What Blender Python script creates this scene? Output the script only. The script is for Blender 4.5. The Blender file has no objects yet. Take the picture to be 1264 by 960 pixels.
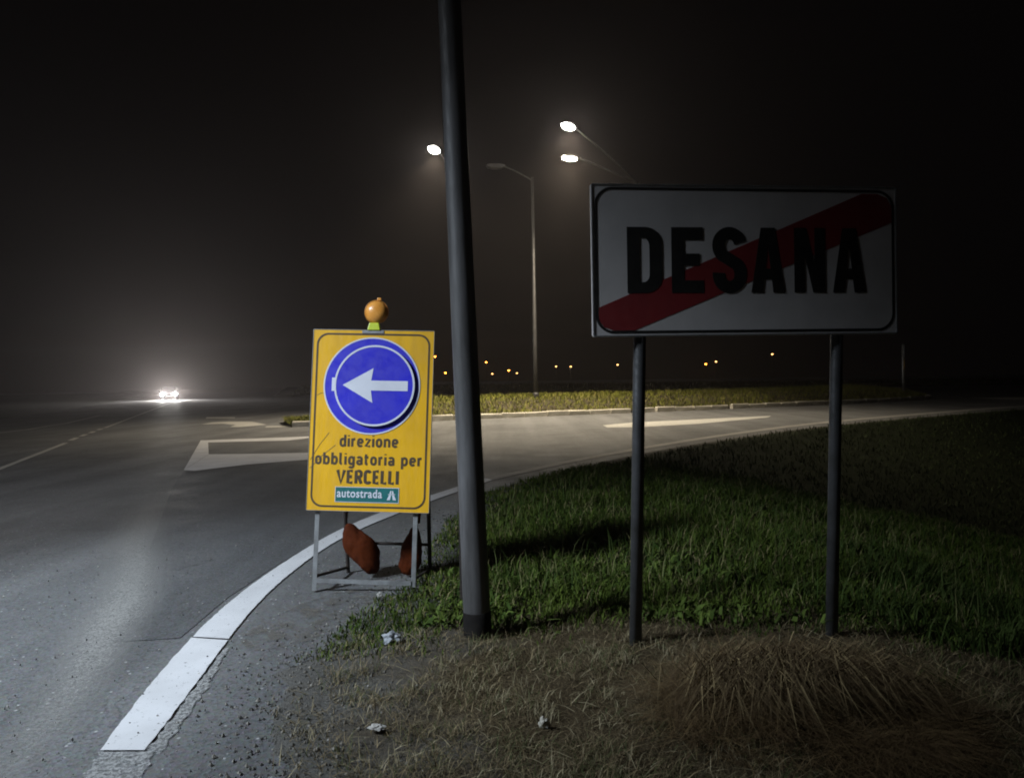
import bpy, bmesh, math, random
import numpy as np
from mathutils import Vector, Matrix, noise
R = math.radians
PI = math.pi
random.seed(7)
rng = np.random.default_rng(7)
sc = bpy.context.scene
C = sc.collection

# ------------------------------------------------------------------ camera
cam = bpy.data.cameras.new('camera')
cam.sensor_width = 36.0
cam.lens = 950.0 / 1264.0 * 36.0
cam.clip_start = 0.05
cam.clip_end = 4000
cam_o = bpy.data.objects.new('camera', cam)
C.objects.link(cam_o)
cam_o.matrix_world = Matrix.Translation((0, 0, 1.5)) @ Matrix.Rotation(R(90 - 0.66), 4, 'X') @ Matrix.Rotation(R(-1.0), 4, 'Z')
sc.camera = cam_o
sc.cycles.filter_width = 1.9
sc.cycles.max_bounces = 6
sc.cycles.volume_bounces = 1
sc.cycles.use_denoising = True
sc.cycles.sample_clamp_indirect = 4.0

# ------------------------------------------------------------------ night sky
w = bpy.data.worlds.new('World')
sc.world = w
w.use_nodes = True
bg = w.node_tree.nodes['Background']
bg.inputs['Color'].default_value = (1.0, 0.80, 0.84, 1)
bg.inputs['Strength'].default_value = 0.0010

sc.view_settings.view_transform = 'Standard'
sc.view_settings.look = 'None'
sc.view_settings.exposure = 0.0
sc.view_settings.gamma = 1.0
sc.view_settings.use_curve_mapping = False

# light levels
NEAR_W = 5000.0      # street lamp beside the camera
LAMP_W = 5400.0     # lamps at the junction
CAR_W = 2600.0       # car headlights
HAZE = 0.00095

# ------------------------------------------------------------------ helpers
class MB:
    def __init__(s):
        s.bm = bmesh.new()
    def box(s, c, d, rot=None, taper=1.0):
        M = Matrix.Translation(c) @ (rot.to_4x4() if rot else Matrix.Identity(4))
        vs = []
        for z in (-1, 1):
            k = taper if z > 0 else 1.0
            for x, y in ((-1, -1), (1, -1), (1, 1), (-1, 1)):
                vs.append(s.bm.verts.new(M @ Vector((x * d[0] / 2 * k, y * d[1] / 2 * k, z * d[2] / 2))))
        for f in ((3, 2, 1, 0), (4, 5, 6, 7), (0, 1, 5, 4), (1, 2, 6, 5), (2, 3, 7, 6), (3, 0, 4, 7)):
            s.bm.faces.new([vs[i] for i in f])
        return s
    def tube(s, pts, r, n=12, cap=True):
        pts = [Vector(p) for p in pts]
        rs = r if isinstance(r, (list, tuple)) else [r] * len(pts)
        rings = []
        up = None
        for i, p in enumerate(pts):
            t = (pts[min(i + 1, len(pts) - 1)] - pts[max(i - 1, 0)]).normalized()
            if up is None:
                up = Vector((1, 0, 0)) if abs(t.x) < .9 else Vector((0, 1, 0))
            a = (up - t * up.dot(t)).normalized()
            up = a
            b = t.cross(a)
            rings.append([s.bm.verts.new(p + (a * math.cos(2 * PI * k / n) + b * math.sin(2 * PI * k / n)) * rs[i]) for k in range(n)])
        for q, g in zip(rings, rings[1:]):
            for k in range(n):
                s.bm.faces.new((q[k], q[(k + 1) % n], g[(k + 1) % n], g[k]))
        if cap:
            s.bm.faces.new(rings[0][::-1]); s.bm.faces.new(rings[-1])
        return s
    def lathe(s, prof, M=None, n=24):
        M = M or Matrix.Identity(4)
        rings = []
        for r, z in prof:
            if r < 1e-5:
                rings.append([s.bm.verts.new(M @ Vector((0, 0, z)))])
            else:
                rings.append([s.bm.verts.new(M @ Vector((r * math.cos(2 * PI * k / n), r * math.sin(2 * PI * k / n), z))) for k in range(n)])
        for q, g in zip(rings, rings[1:]):
            for k in range(n):
                a, b = q[k % len(q)], q[(k + 1) % len(q)]
                c, d = g[(k + 1) % len(g)], g[k % len(g)]
                vs = []
                for v in (a, b, c, d):
                    if v not in vs: vs.append(v)
                if len(vs) > 2: s.bm.faces.new(vs)
        return s
    def prism(s, pts, y0, y1):
        """outline in the local x-z plane, from y0 (front) to y1 (back)"""
        f = [s.bm.verts.new((x, y0, z)) for x, z in pts]
        b = [s.bm.verts.new((x, y1, z)) for x, z in pts]
        s.bm.faces.new(f); s.bm.faces.new(b[::-1])
        n = len(pts)
        for i in range(n):
            s.bm.faces.new((f[i], b[i], b[(i + 1) % n], f[(i + 1) % n]))
        return s
    def band(s, outer, inner, y0, y1):
        """closed frame between two outlines of the same length, in the x-z plane"""
        n = len(outer)
        V = [[s.bm.verts.new((x, y, z)) for x, z in o] for o in (outer, inner) for y in (y0, y1)]
        of, ob, jf, jb = V
        for i in range(n):
            j = (i + 1) % n
            s.bm.faces.new((of[i], of[j], jf[j], jf[i]))
            s.bm.faces.new((ob[j], ob[i], jb[i], jb[j]))
            s.bm.faces.new((of[j], of[i], ob[i], ob[j]))
            s.bm.faces.new((jf[i], jf[j], jb[j], jb[i]))
        return s
    def build(s, name, mat, parent=None, smooth=False, bevel=0):
        bmesh.ops.recalc_face_normals(s.bm, faces=s.bm.faces)
        if bevel:
            bmesh.ops.bevel(s.bm, geom=list(s.bm.edges), offset=bevel, segments=2, affect='EDGES', profile=.6)
        me = bpy.data.meshes.new(name)
        s.bm.to_mesh(me); s.bm.free()
        if smooth:
            for p in me.polygons: p.use_smooth = True
        return link(name, me, mat, parent)

def link(name, me, mat, parent=None):
    if mat and not me.materials: me.materials.append(mat)
    o = bpy.data.objects.new(name, me)
    C.objects.link(o)
    if parent: o.parent = parent
    return o

def tag(o, label=None, cat=None, group=None, kind=None):
    if label: o['label'] = label
    if cat: o['category'] = cat
    if group: o['group'] = group
    if kind: o['kind'] = kind
    return o

def empty(name, label, cat, loc=(0, 0, 0), rot=0, group=None, mat=None):
    o = bpy.data.objects.new(name, None)
    o.empty_display_size = .2
    C.objects.link(o)
    if mat is not None: o.matrix_world = mat
    else:
        o.location = loc; o.rotation_euler = (0, 0, rot)
    return tag(o, label, cat, group)

def copy_tree(o, parent=None):
    c = o.copy(); C.objects.link(c); c.parent = parent
    for ch in list(o.children): copy_tree(ch, c)
    return c

def text_mesh(s, size, width, bold=0.0, spacing=1.0):
    """flat lettering centred on x=0, baseline at z=0, as a mesh in the x-z plane"""
    cu = bpy.data.curves.new('lettering', 'FONT')
    cu.body = s; cu.size = size; cu.offset = bold; cu.align_x = 'CENTER'; cu.space_character = spacing
    cu.extrude = 0.0008; cu.resolution_u = 4
    t = bpy.data.objects.new('lettering_source', cu)
    C.objects.link(t)
    dg = bpy.context.evaluated_depsgraph_get()
    me = bpy.data.meshes.new_from_object(t.evaluated_get(dg))
    bpy.data.objects.remove(t)
    xs = [v.co.x for v in me.vertices]
    k = width / (max(xs) - min(xs)); m = (max(xs) + min(xs)) / 2
    for v in me.vertices:
        x, y, z = v.co
        v.co = ((x - m) * k, -z, y)
    me.name = 'lettering'
    return me

def rrect(w, h, r, cx=0, cz=0, n=8):
    pts = []
    for sx, sz, a0 in ((1, 1, 0), (-1, 1, 90), (-1, -1, 180), (1, -1, 270)):
        for k in range(n + 1):
            a = R(a0 + 90 * k / n)
            pts.append((cx + sx * (w / 2 - r) + r * math.cos(a), cz + sz * (h / 2 - r) + r * math.sin(a)))
    return pts

def circ(r, cx=0, cz=0, n=64):
    return [(cx + r * math.cos(2 * PI * k / n), cz + r * math.sin(2 * PI * k / n)) for k in range(n)]

def frame_from(o, x, z):
    x = Vector(x).normalized(); z = Vector(z); z = (z - x * z.dot(x)).normalized(); y = z.cross(x)
    M = Matrix((x, y, z)).transposed().to_4x4(); M.translation = Vector(o)
    return M

# ------------------------------------------------------------------ materials
def new_mat(name):
    m = bpy.data.materials.new(name); m.use_nodes = True
    nt = m.node_tree
    return m, nt, nt.nodes['Principled BSDF']

def N(nt, t, **k):
    n = nt.nodes.new(t)
    for a, b in k.items():
        if a in n.inputs: n.inputs[a].default_value = b
        else: setattr(n, a, b)
    return n

def ramp(nt, src, stops):
    n = nt.nodes.new('ShaderNodeValToRGB')
    e = n.color_ramp.elements
    while len(e) < len(stops): e.new(.5)
    for x, (p, c) in zip(e, stops):
        x.position = p
        x.color = (*c, 1) if isinstance(c, tuple) else (c, c, c, 1)
    nt.links.new(src, n.inputs[0])
    return n.outputs[0]

def coords(nt, scale=None):
    g = nt.nodes.new('ShaderNodeTexCoord')
    o = g.outputs['Object']
    if scale:
        mp = N(nt, 'ShaderNodeMapping'); mp.inputs['Scale'].default_value = scale
        nt.links.new(o, mp.inputs[0]); o = mp.outputs[0]
    return o

def noise_n(nt, co, scale, detail=6, rough=.6):
    n = N(nt, 'ShaderNodeTexNoise', Scale=scale, Detail=detail, Roughness=rough)
    nt.links.new(co, n.inputs['Vector'])
    return n.outputs[0]

def mix(nt, fac, a, b, mode='MIX'):
    n = nt.nodes.new('ShaderNodeMix'); n.data_type = 'RGBA'; n.blend_type = mode
    for i, v in ((0, fac), (6, a), (7, b)):
        if isinstance(v, (int, float)): n.inputs[i].default_value = v
        elif isinstance(v, tuple): n.inputs[i].default_value = (*v, 1)
        else: nt.links.new(v, n.inputs[i])
    return n.outputs[2]

def bump(nt, h, p, strength, dist):
    b = N(nt, 'ShaderNodeBump', Strength=strength, Distance=dist)
    nt.links.new(h, b.inputs['Height']); nt.links.new(b.outputs[0], p.inputs['Normal'])

def worn(name, col, col2, scale=8, rough=.55, metal=0.0, lo=.35, hi=.7, spec=.5, bmp=0.15, stretch=None):
    """paint or metal with uneven dirt"""
    m, nt, p = new_mat(name)
    co = coords(nt, stretch)
    n1 = noise_n(nt, co, scale)
    f = ramp(nt, n1, [(lo, 0.0), (hi, 1.0)])
    nt.links.new(mix(nt, f, col, col2), p.inputs['Base Color'])
    n2 = noise_n(nt, co, scale * 6, 4)
    nt.links.new(ramp(nt, n2, [(.3, max(rough - .12, .05)), (.7, min(rough + .15, 1))]), p.inputs['Roughness'])
    p.inputs['Metallic'].default_value = metal
    p.inputs['Specular IOR Level'].default_value = spec
    if bmp: bump(nt, n2, p, bmp, .004)
    return m

def asphalt(name, dark, light, chip, chips=.06, rough=.62, big=.35):
    m, nt, p = new_mat(name)
    co = coords(nt)
    n1 = noise_n(nt, co, big, 7, .65)
    base = mix(nt, ramp(nt, n1, [(.32, 0.0), (.68, 1.0)]), dark, light)
    sp = N(nt, 'ShaderNodeMapping'); sp.inputs['Rotation'].default_value = (0, 0, R(22)); sp.inputs['Scale'].default_value = (1.3, .06, 1)
    nt.links.new(co, sp.inputs[0])
    tr = noise_n(nt, sp.outputs[0], 1.0, 4)                       # wheel wear along the road
    base = mix(nt, ramp(nt, tr, [(.4, 0.0), (.66, .45)]), base, tuple(min(1, c * 1.5) for c in light))
    p.inputs['Specular IOR Level'].default_value = .22
    cw = N(nt, 'ShaderNodeVectorMath', operation='MULTIPLY_ADD'); nd = N(nt, 'ShaderNodeTexNoise', Scale=1.4, Detail=5.0); nt.links.new(co, nd.inputs['Vector'])
    nt.links.new(nd.outputs['Color'], cw.inputs[0]); cw.inputs[1].default_value = (1.6, 1.6, 0); nt.links.new(co, cw.inputs[2])
    vc = N(nt, 'ShaderNodeTexVoronoi', Scale=.33, feature='DISTANCE_TO_EDGE'); nt.links.new(cw.outputs[0], vc.inputs['Vector'])
    ck = ramp(nt, vc.outputs['Distance'], [(.0, .75), (.0035, 0.0)])
    ckm = N(nt, 'ShaderNodeMath', operation='MULTIPLY'); nt.links.new(ck, ckm.inputs[0]); nt.links.new(ramp(nt, n1, [(.48, 0.0), (.6, 1.0)]), ckm.inputs[1])
    base = mix(nt, ckm.outputs[0], base, (.02, .02, .02))
    v = N(nt, 'ShaderNodeTexVoronoi', Scale=75.0); nt.links.new(co, v.inputs['Vector'])
    grain = mix(nt, .5, base, v.outputs['Color'], 'SOFT_LIGHT')
    hs = N(nt, 'ShaderNodeHueSaturation', Saturation=.25); nt.links.new(grain, hs.inputs['Color'])
    v2 = N(nt, 'ShaderNodeTexVoronoi', Scale=38.0); nt.links.new(co, v2.inputs['Vector'])
    sx = N(nt, 'ShaderNodeSeparateColor'); nt.links.new(v2.outputs['Color'], sx.inputs[0])
    pick = ramp(nt, sx.outputs[0], [(1 - chips - .01, 0.0), (1 - chips, 1.0)])
    core = ramp(nt, v2.outputs['Distance'], [(.18, 1.0), (.36, 0.0)])
    f = N(nt, 'ShaderNodeMath', operation='MULTIPLY'); nt.links.new(pick, f.inputs[0]); nt.links.new(core, f.inputs[1])
    nt.links.new(mix(nt, f.outputs[0], hs.outputs[0], chip), p.inputs['Base Color'])
    n3 = noise_n(nt, co, 1.6, 5)
    nt.links.new(ramp(nt, n3, [(.3, rough), (.7, rough + .2)]), p.inputs['Roughness'])
    h = mix(nt, .5, v.outputs['Distance'], noise_n(nt, co, 160, 3))
    bump(nt, h, p, .55, .006)
    return m

def attr_mat(name, rough=.6, sub=0.0, spec=.3):
    m, nt, p = new_mat(name)
    a = N(nt, 'ShaderNodeAttribute', attribute_name='tint')
    nt.links.new(a.outputs['Color'], p.inputs['Base Color'])
    p.inputs['Roughness'].default_value = rough
    p.inputs['Specular IOR Level'].default_value = spec
    return m

def emit(name, col, s):
    m, nt, p = new_mat(name)
    p.inputs['Base Color'].default_value = (*[min(c, .8) for c in col], 1)
    p.inputs['Emission Color'].default_value = (*col, 1)
    p.inputs['Emission Strength'].default_value = s
    return m

def plain(name, col, rough=.5, metal=0, spec=.5):
    return worn(name, col, tuple(c * .8 for c in col), 14, rough, metal, spec=spec, bmp=.05)

def paint_mat(name, col, dirt, cover=.30, fade=.06, sc_=26):
    """road paint, worn through to the asphalt in flecks"""
    m, nt, p = new_mat(name)
    co = coords(nt)
    n1 = noise_n(nt, co, 2.2, 6)
    base = mix(nt, ramp(nt, n1, [(.35, 0.0), (.72, .6)]), col, dirt)
    nt.links.new(base, p.inputs['Base Color'])
    p.inputs['Roughness'].default_value = .75; p.inputs['Specular IOR Level'].default_value = .25
    n2 = noise_n(nt, co, sc_, 8, .75)
    nt.links.new(ramp(nt, n2, [(cover, 0.0), (cover + fade, 1.0)]), p.inputs['Alpha'])
    bump(nt, noise_n(nt, co, 160, 3), p, .12, .003)
    return m

M = {}
M['asphalt'] = asphalt('asphalt', (.068, .071, .077), (.122, .127, .135), (.40, .40, .40), .035)
M['asphalt_new'] = asphalt('asphalt_patch', (.050, .057, .072), (.072, .081, .100), (.25, .25, .26), .02, .58, .6)
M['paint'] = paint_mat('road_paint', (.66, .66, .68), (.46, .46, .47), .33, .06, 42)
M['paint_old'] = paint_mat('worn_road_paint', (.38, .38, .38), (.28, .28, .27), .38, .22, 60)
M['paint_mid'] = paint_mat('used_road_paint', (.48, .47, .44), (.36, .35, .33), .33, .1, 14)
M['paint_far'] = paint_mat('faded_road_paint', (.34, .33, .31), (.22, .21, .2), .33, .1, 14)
M['soil'] = worn('soil', (.050, .043, .030), (.085, .072, .052), 3.5, .95, spec=.1, bmp=.5)
M['dust'] = paint_mat('dust', (.17, .155, .135), (.11, .10, .085), .47, .2, 5)
M['field'] = worn('field', (.020, .024, .012), (.035, .036, .018), 1.2, 1.0, spec=.05, bmp=.5)
M['galv'] = worn('galvanised_steel', (.36, .37, .38), (.22, .22, .22), 9, .5, .55)
M['galv_dark'] = worn('weathered_steel', (.090, .092, .098), (.05, .05, .05), 7, .6, .35)
M['pole'] = worn('painted_pole_steel', (.140, .138, .142), (.048, .046, .045), 3, .55, .2, stretch=(4, 4, .5))
M['pole_base'] = worn('bitumen_band', (.012, .011, .011), (.022, .020, .018), 12, .95, spec=.05)
M['yellow'] = worn('yellow_sheeting', (.86, .47, .012), (.62, .34, .03), 3.2, .42, lo=.42, hi=.8, bmp=.06, stretch=(2.2, 1, .5))
M['black'] = worn('black_print', (.010, .010, .011), (.025, .024, .022), 10, .55, bmp=0)
M['brown_print'] = worn('dark_print', (.055, .035, .02), (.09, .06, .03), 30, .55, bmp=0)
M['blue'] = worn('blue_sheeting', (.030, .030, .62), (.05, .045, .50), 3, .42, bmp=.03)
M['white'] = worn('white_sheeting', (.72, .74, .82), (.62, .64, .72), 6, .45, bmp=.03)
M['green_sheet'] = worn('green_sheeting', (.012, .16, .16), (.02, .13, .13), 6, .45, bmp=.03)
M['grey_sheet'] = worn('weathered_white_sheeting', (.78, .75, .75), (.60, .58, .58), 2.2, .65, bmp=.05)
M['red_sheet'] = worn('weathered_red_sheeting', (.30, .026, .030), (.21, .02, .024), 3, .65, bmp=.03)
M['amber'] = worn('amber_lens', (.92, .42, .09), (.80, .32, .05), 22, .25, bmp=.25)
M['lime'] = worn('lime_plastic', (.62, .72, .05), (.5, .6, .04), 10, .4)
M['orange_bag'] = worn('orange_bag_fabric', (.095, .020, .005), (.045, .010, .004), 6, .85, spec=.08, bmp=.3)  # orange darkened in the colour itself, for the shade behind the sign panel
M['rust'] = worn('dark_rusty_steel', (.055, .042, .036), (.03, .026, .025), 10, .75, .2)
M['kerb'] = worn('kerb_concrete', (.56, .53, .46), (.36, .34, .28), 5, .85)
M['grass'] = attr_mat('grass_blade', .8, spec=.12)
M['straw'] = attr_mat('straw', .7)
M['stone'] = attr_mat('stone', .8)
M['plastic'] = worn('crumpled_plastic', (.38, .40, .43), (.24, .26, .29), 20, .25, bmp=.3)
M['paper'] = worn('paper_scrap', (.46, .44, .41), (.30, .29, .27), 30, .8)
M['lamp_grey'] = worn('lamp_housing', (.07, .07, .072), (.045, .045, .046), 5, .5, .3)
M['lens'] = emit('lit_lamp_lens', (1.0, .93, .82), 420)
M['lens_warm'] = emit('lit_lamp_lens_warm', (1.0, .86, .62), 220)
M['lens_cool'] = emit('lit_lamp_lens_cool', (.9, .95, 1.0), 90)
M['lens_off'] = plain('unlit_lamp_lens', (.04, .04, .04), .4)
M['sodium'] = emit('sodium_lens', (1.0, .30, .03), 30)
M['sodium_pale'] = emit('pale_lens', (1.0, .50, .16), 9)
M['car'] = worn('dark_car_paint', (.03, .032, .036), (.04, .042, .046), 2, .25, .3)
M['glass'] = plain('tinted_glass', (.02, .022, .025), .08)
M['rubber'] = plain('tyre_rubber', (.02, .02, .02), .85)
M['head'] = emit('headlight_lens', (1.0, .97, .93), 5000)
M['plate'] = plain('number_plate_white', (.6, .6, .58), .5)

# ------------------------------------------------------------------ ground data (metres; camera stands at the origin, y ahead)
LINE_L = [(-1.719, 3.15), (-1.785, 3.422), (-1.825, 3.773), (-1.892, 4.144), (-1.926, 4.508), (-1.972, 4.942), (-1.988, 5.403), (-1.985, 5.84), (-1.943, 6.49), (-1.878, 7.229), (-1.819, 7.767), (-1.757, 8.132), (-1.571, 8.888), (-1.118, 10.072), (-0.857, 10.704), (-0.428, 11.772), (0.83, 13.863), (2.529, 16.261), (5.091, 19.469), (9.28, 23.892), (14.884, 28.312), (22.307, 33.44), (34, 40.5), (60, 54)]
LINE_R = [(-1.533, 3.143), (-1.564, 3.413), (-1.589, 3.763), (-1.651, 4.133), (-1.69, 4.467), (-1.74, 4.846), (-1.773, 5.253), (-1.798, 5.712), (-1.786, 6.366), (-1.736, 7.009), (-1.684, 7.437), (-1.612, 7.813), (-1.42, 8.518), (-1.0, 9.804), (-0.757, 10.402), (-0.319, 11.532), (0.90, 13.561), (2.564, 15.901), (5.093, 19.041), (9.199, 23.303), (14.686, 27.613), (22.003, 32.631), (33.7, 39.7), (59.7, 53.2)]
GE = [(-0.6, -8), (-0.8, 0.8), (-0.90, 2.0), (-1.002, 2.777), (-0.98, 2.978), (-1.161, 3.497), (-1.235, 3.987), (-1.124, 4.481), (-0.985, 5.202), (-0.797, 5.76), (-0.774, 7.715), (-0.376, 10.234), (0.754, 12.514), (2.351, 15.023), (4.732, 17.993), (8.757, 22.127), (14.056, 26.271), (21.5, 31.3), (34.3, 39.0), (60.5, 52)]
LV = [(-8.5, -12), (-13.5, 3), (-17.2, 14), (-20.3, 23.2), (-23.0, 32.4), (-26.0, 40.5), (-31.4, 55), (-39.2, 75), (-52.6, 110), (-72, 160)]

def sheet(name, pts, z, mat, kind='structure'):
    bm = bmesh.new()
    f = bm.faces.new([bm.verts.new((x, y, z)) for x, y in pts])
    bmesh.ops.triangulate(bm, faces=[f])
    bmesh.ops.recalc_face_normals(bm, faces=bm.faces)
    for f in bm.faces:
        if f.normal.z < 0: f.normal_flip()
    me = bpy.data.meshes.new(name); bm.to_mesh(me); bm.free()
    return tag(link(name, me, mat), kind=kind)

def strip(name, L, Rr, z, mat, jag=0.0):
    """sheet between two edges, edges slightly uneven"""
    bm = bmesh.new(); rows = []
    for i in range(len(L) - 1):
        n = max(1, int((Vector(L[i]) - Vector(L[i + 1])).length / .035)) if jag else 6
        n = min(n, 60)
        for k in range(n + (1 if i == len(L) - 2 else 0)):
            t = k / n
            a = Vector(L[i]).lerp(Vector(L[i + 1]), t); b = Vector(Rr[i]).lerp(Vector(Rr[i + 1]), t)
            j1 = random.uniform(-jag, jag); j2 = random.uniform(-jag, jag); d = (b - a).normalized()
            a = a + d * j1; b = b + d * j2
            rows.append((bm.verts.new((a.x, a.y, z)), bm.verts.new((b.x, b.y, z))))
    for p, q in zip(rows, rows[1:]):
        f = bm.faces.new((p[0], p[1], q[1], q[0]))
    bmesh.ops.recalc_face_normals(bm, faces=bm.faces)
    for f in bm.faces:
        if f.normal.z < 0: f.normal_flip()
    me = bpy.data.meshes.new(name); bm.to_mesh(me); bm.free()
    return tag(link(name, me, mat), kind='structure')

# smooth the sampled curves a little so that the painted line bends evenly
def smooth_poly(P, n=3):
    P = [Vector(p) for p in P]
    out = []
    for i in range(len(P) - 1):
        p0, p1, p2, p3 = P[max(i - 1, 0)], P[i], P[i + 1], P[min(i + 2, len(P) - 1)]
        for k in range(n):
            t = k / n
            out.append(tuple(.5 * ((2 * p1) + (p2 - p0) * t + (2 * p0 - 5 * p1 + 4 * p2 - p3) * t * t + (3 * p1 - p0 - 3 * p2 + p3) * t ** 3)))
    out.append(tuple(P[-1]))
    return out

# ------------------------------------------------------------------ ground, road, markings
sheet('ground', [(-700, -60), (700, -60), (700, 900), (-700, 900)], -3.0, M['field'])
GEs = smooth_poly(GE, 3)
road_pts = [(x + .35, y) for x, y in GEs] + [(160, 62), (160, 84), (60, 86), (-20, 90), (-26, 160), (-60, 160)] + [(x - .3, y) for x, y in LV[::-1]]
sheet('road', road_pts, 0.0, M['asphalt'])
sheet('asphalt_patch', [(-5.83, 13.62), (-4.4, 14.6), (-2.2, 13.2), (-1.2, 10.8), (-1.62, 8.9), (-1.86, 7.4), (-1.98, 6.3), (-2.03, 5.4), (-2.0, 4.56), (-2.42, 4.50), (-2.66, 5.35), (-3.2, 6.65), (-4.0, 8.7), (-5.1, 11.5)], .004, M['asphalt_new'])
def relax(P, n=3):
    P = [Vector(p) for p in P]
    for _ in range(n): P = [P[0]] + [P[i] * .5 + (P[i - 1] + P[i + 1]) * .25 for i in range(1, len(P) - 1)] + [P[-1]]
    return [tuple(p) for p in P]
near = 16
LL, LR = relax(LINE_L[:near]), relax(LINE_R[:near])
LLs, LRs = smooth_poly(LL), smooth_poly(LR)
cut = 12
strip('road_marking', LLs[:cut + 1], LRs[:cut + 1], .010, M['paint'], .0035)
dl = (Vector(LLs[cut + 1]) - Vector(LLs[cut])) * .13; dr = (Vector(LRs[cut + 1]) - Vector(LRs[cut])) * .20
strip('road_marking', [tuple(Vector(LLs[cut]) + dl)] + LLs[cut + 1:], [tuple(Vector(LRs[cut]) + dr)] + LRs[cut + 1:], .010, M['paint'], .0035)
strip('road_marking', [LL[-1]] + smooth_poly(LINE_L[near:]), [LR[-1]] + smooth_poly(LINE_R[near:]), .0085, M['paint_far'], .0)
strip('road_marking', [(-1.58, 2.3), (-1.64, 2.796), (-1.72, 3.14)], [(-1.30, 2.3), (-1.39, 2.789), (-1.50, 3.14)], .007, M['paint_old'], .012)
strip('road_marking', [(-1.53, 3.15), (-1.59, 3.763), (-1.66, 4.35)], [(-1.46, 3.12), (-1.535, 3.792), (-1.64, 4.37)], .007, M['paint_old'], .012)
# hatched corner island, painted
tri = [[(-8.514, 20.981), (-8.382, 20.992), (-5.759, 21.784), (-3.2, 22.5), (-5.614, 21.132), (-5.958, 20.347), (-7.994, 20.169)],
       [(-8.514, 20.981), (-5.85, 13.65), (-6.607, 16.691), (-7.994, 20.169)],
       [(-6.607, 16.691), (-5.895, 16.635), (-4.376, 16.622), (-2.2, 17.642), (-4.011, 15.133), (-5.004, 14.407), (-5.599, 13.493), (-5.85, 13.65)]]
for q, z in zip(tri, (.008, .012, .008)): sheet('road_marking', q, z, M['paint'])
for q in ([(-11.964, 29.529), (-12.093, 30.979), (-11.656, 31.563), (-10.527, 31.076), (-9.122, 28.516), (-9.665, 27.247), (-10.088, 27.463), (-10.359, 28.783), (-11.247, 29.857)],
          [(-14.39, 36.193), (-12.857, 35.64), (-12.483, 34.6), (-13.939, 34.964)],
          [(-8.788, 27.47), (-7.322, 27.724), (-5.659, 27.88), (-5.53, 27.24), (-7.128, 26.988), (-8.62, 26.765)],
          [(2.881, 24.601), (4.067, 25.869), (9.616, 28.588), (9.14, 27.521), (6.006, 24.553), (3.912, 23.335), (2.891, 23.425)],
          [(26.5, 44.5), (36.6, 44.0), (60, 43.4), (60, 41.4), (36.6, 40.0), (26.3, 40.4)]):
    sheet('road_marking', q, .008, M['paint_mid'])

def dash(a, b, wd, mat=None):
    a = Vector(a); b = Vector(b); d = (b - a).normalized(); n = Vector((-d.y, d.x)) * wd / 2
    return sheet('road_marking', [tuple(a - n), tuple(b - n), tuple(b + n), tuple(a + n)], .008, mat or M['paint_mid'])
dash((-5.2, 3.0), (-12.15, 20.9), .13)
for a, b in (((-12.6, 21.9), (-13.03, 23.0)), ((-13.3, 23.7), (-13.65, 24.6)), ((-13.9, 25.3), (-14.25, 26.2)), ((-14.55, 27.0), (-14.85, 27.8))):
    dash(a, b, .15)
dash((-15.0, 28.3), (-31, 70), .11)
strip('road_marking', [(-17.5, 25.5), (-17.75, 28.0), (-18.5, 30.6), (-18.9, 32.4), (-22, 41)], [(-17.35, 25.5), (-17.6, 28.0), (-18.35, 30.6), (-18.75, 32.4), (-21.9, 41)], .008, M['paint_mid'])
strip('road_marking', [(2, 74), (14, 75), (30, 77), (70, 80)], [(2, 74.4), (14, 75.4), (30, 77.4), (70, 80.4)], .008, M['paint_mid'])

# worn light track beside the patch seam: loose pale aggregate, soft edged
def worn_track():
    c = [(-5.6, 12.6, .32), (-4.9, 10.6, .34), (-4.25, 8.9, .34), (-3.6, 7.3, .34), (-3.1, 6.3, .33), (-2.72, 5.4, .31), (-2.5, 4.7, .28), (-2.28, 4.1, .24), (-2.1, 3.5, .20), (-1.98, 2.9, .16)]
    bm = bmesh.new(); uv = bm.loops.layers.uv.new('across'); rows = []
    for i, (x, y, wd) in enumerate(c):
        rows.append([bm.verts.new((x + k * wd, y + k * wd * .3, .0075)) for k in (-1, -.5, 0, .5, 1)])
    for i, (p, q) in enumerate(zip(rows, rows[1:])):
        for k in range(4):
            f = bm.faces.new((p[k], p[k + 1], q[k + 1], q[k]))
            for l, (u, v) in zip(f.loops, ((k, i), (k + 1, i), (k + 1, i + 1), (k, i + 1))):
                l[uv].uv = (u / 4, v / (len(c) - 1))
    bmesh.ops.recalc_face_normals(bm, faces=bm.faces)
    for f in bm.faces:
        if f.normal.z < 0: f.normal_flip()
    me = bpy.data.meshes.new('worn_track'); bm.to_mesh(me); bm.free()
    m, nt, p = new_mat('worn_track')
    co = coords(nt)
    nt.links.new(mix(nt, noise_n(nt, co, 40, 5), (.26, .255, .245), (.48, .47, .45)), p.inputs['Base Color'])
    p.inputs['Roughness'].default_value = .6
    u = N(nt, 'ShaderNodeUVMap', uv_map='across'); s = nt.nodes.new('ShaderNodeSeparateXYZ'); nt.links.new(u.outputs[0], s.inputs[0])
    ax = ramp(nt, s.outputs[0], [(0, 0.0), (.4, 1.0), (.55, 1.0), (.95, 0.0)])
    ay = ramp(nt, s.outputs[1], [(0, 0.0), (.25, .6), (.6, 1.0), (1, .3)])
    n = ramp(nt, noise_n(nt, co, 75, 8, .8), [(.34, 0.0), (.58, 1.0)])
    a = N(nt, 'ShaderNodeMath', operation='MULTIPLY'); nt.links.new(ax, a.inputs[0]); nt.links.new(n, a.inputs[1])
    b = N(nt, 'ShaderNodeMath', operation='MULTIPLY'); nt.links.new(a.outputs[0], b.inputs[0]); nt.links.new(ay, b.inputs[1])
    nt.links.new(b.outputs[0], p.inputs['Alpha'])
    bump(nt, noise_n(nt, co, 140, 3), p, .15, .003)
    tag(link('worn_track', me, m), kind='structure')
worn_track()

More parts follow.
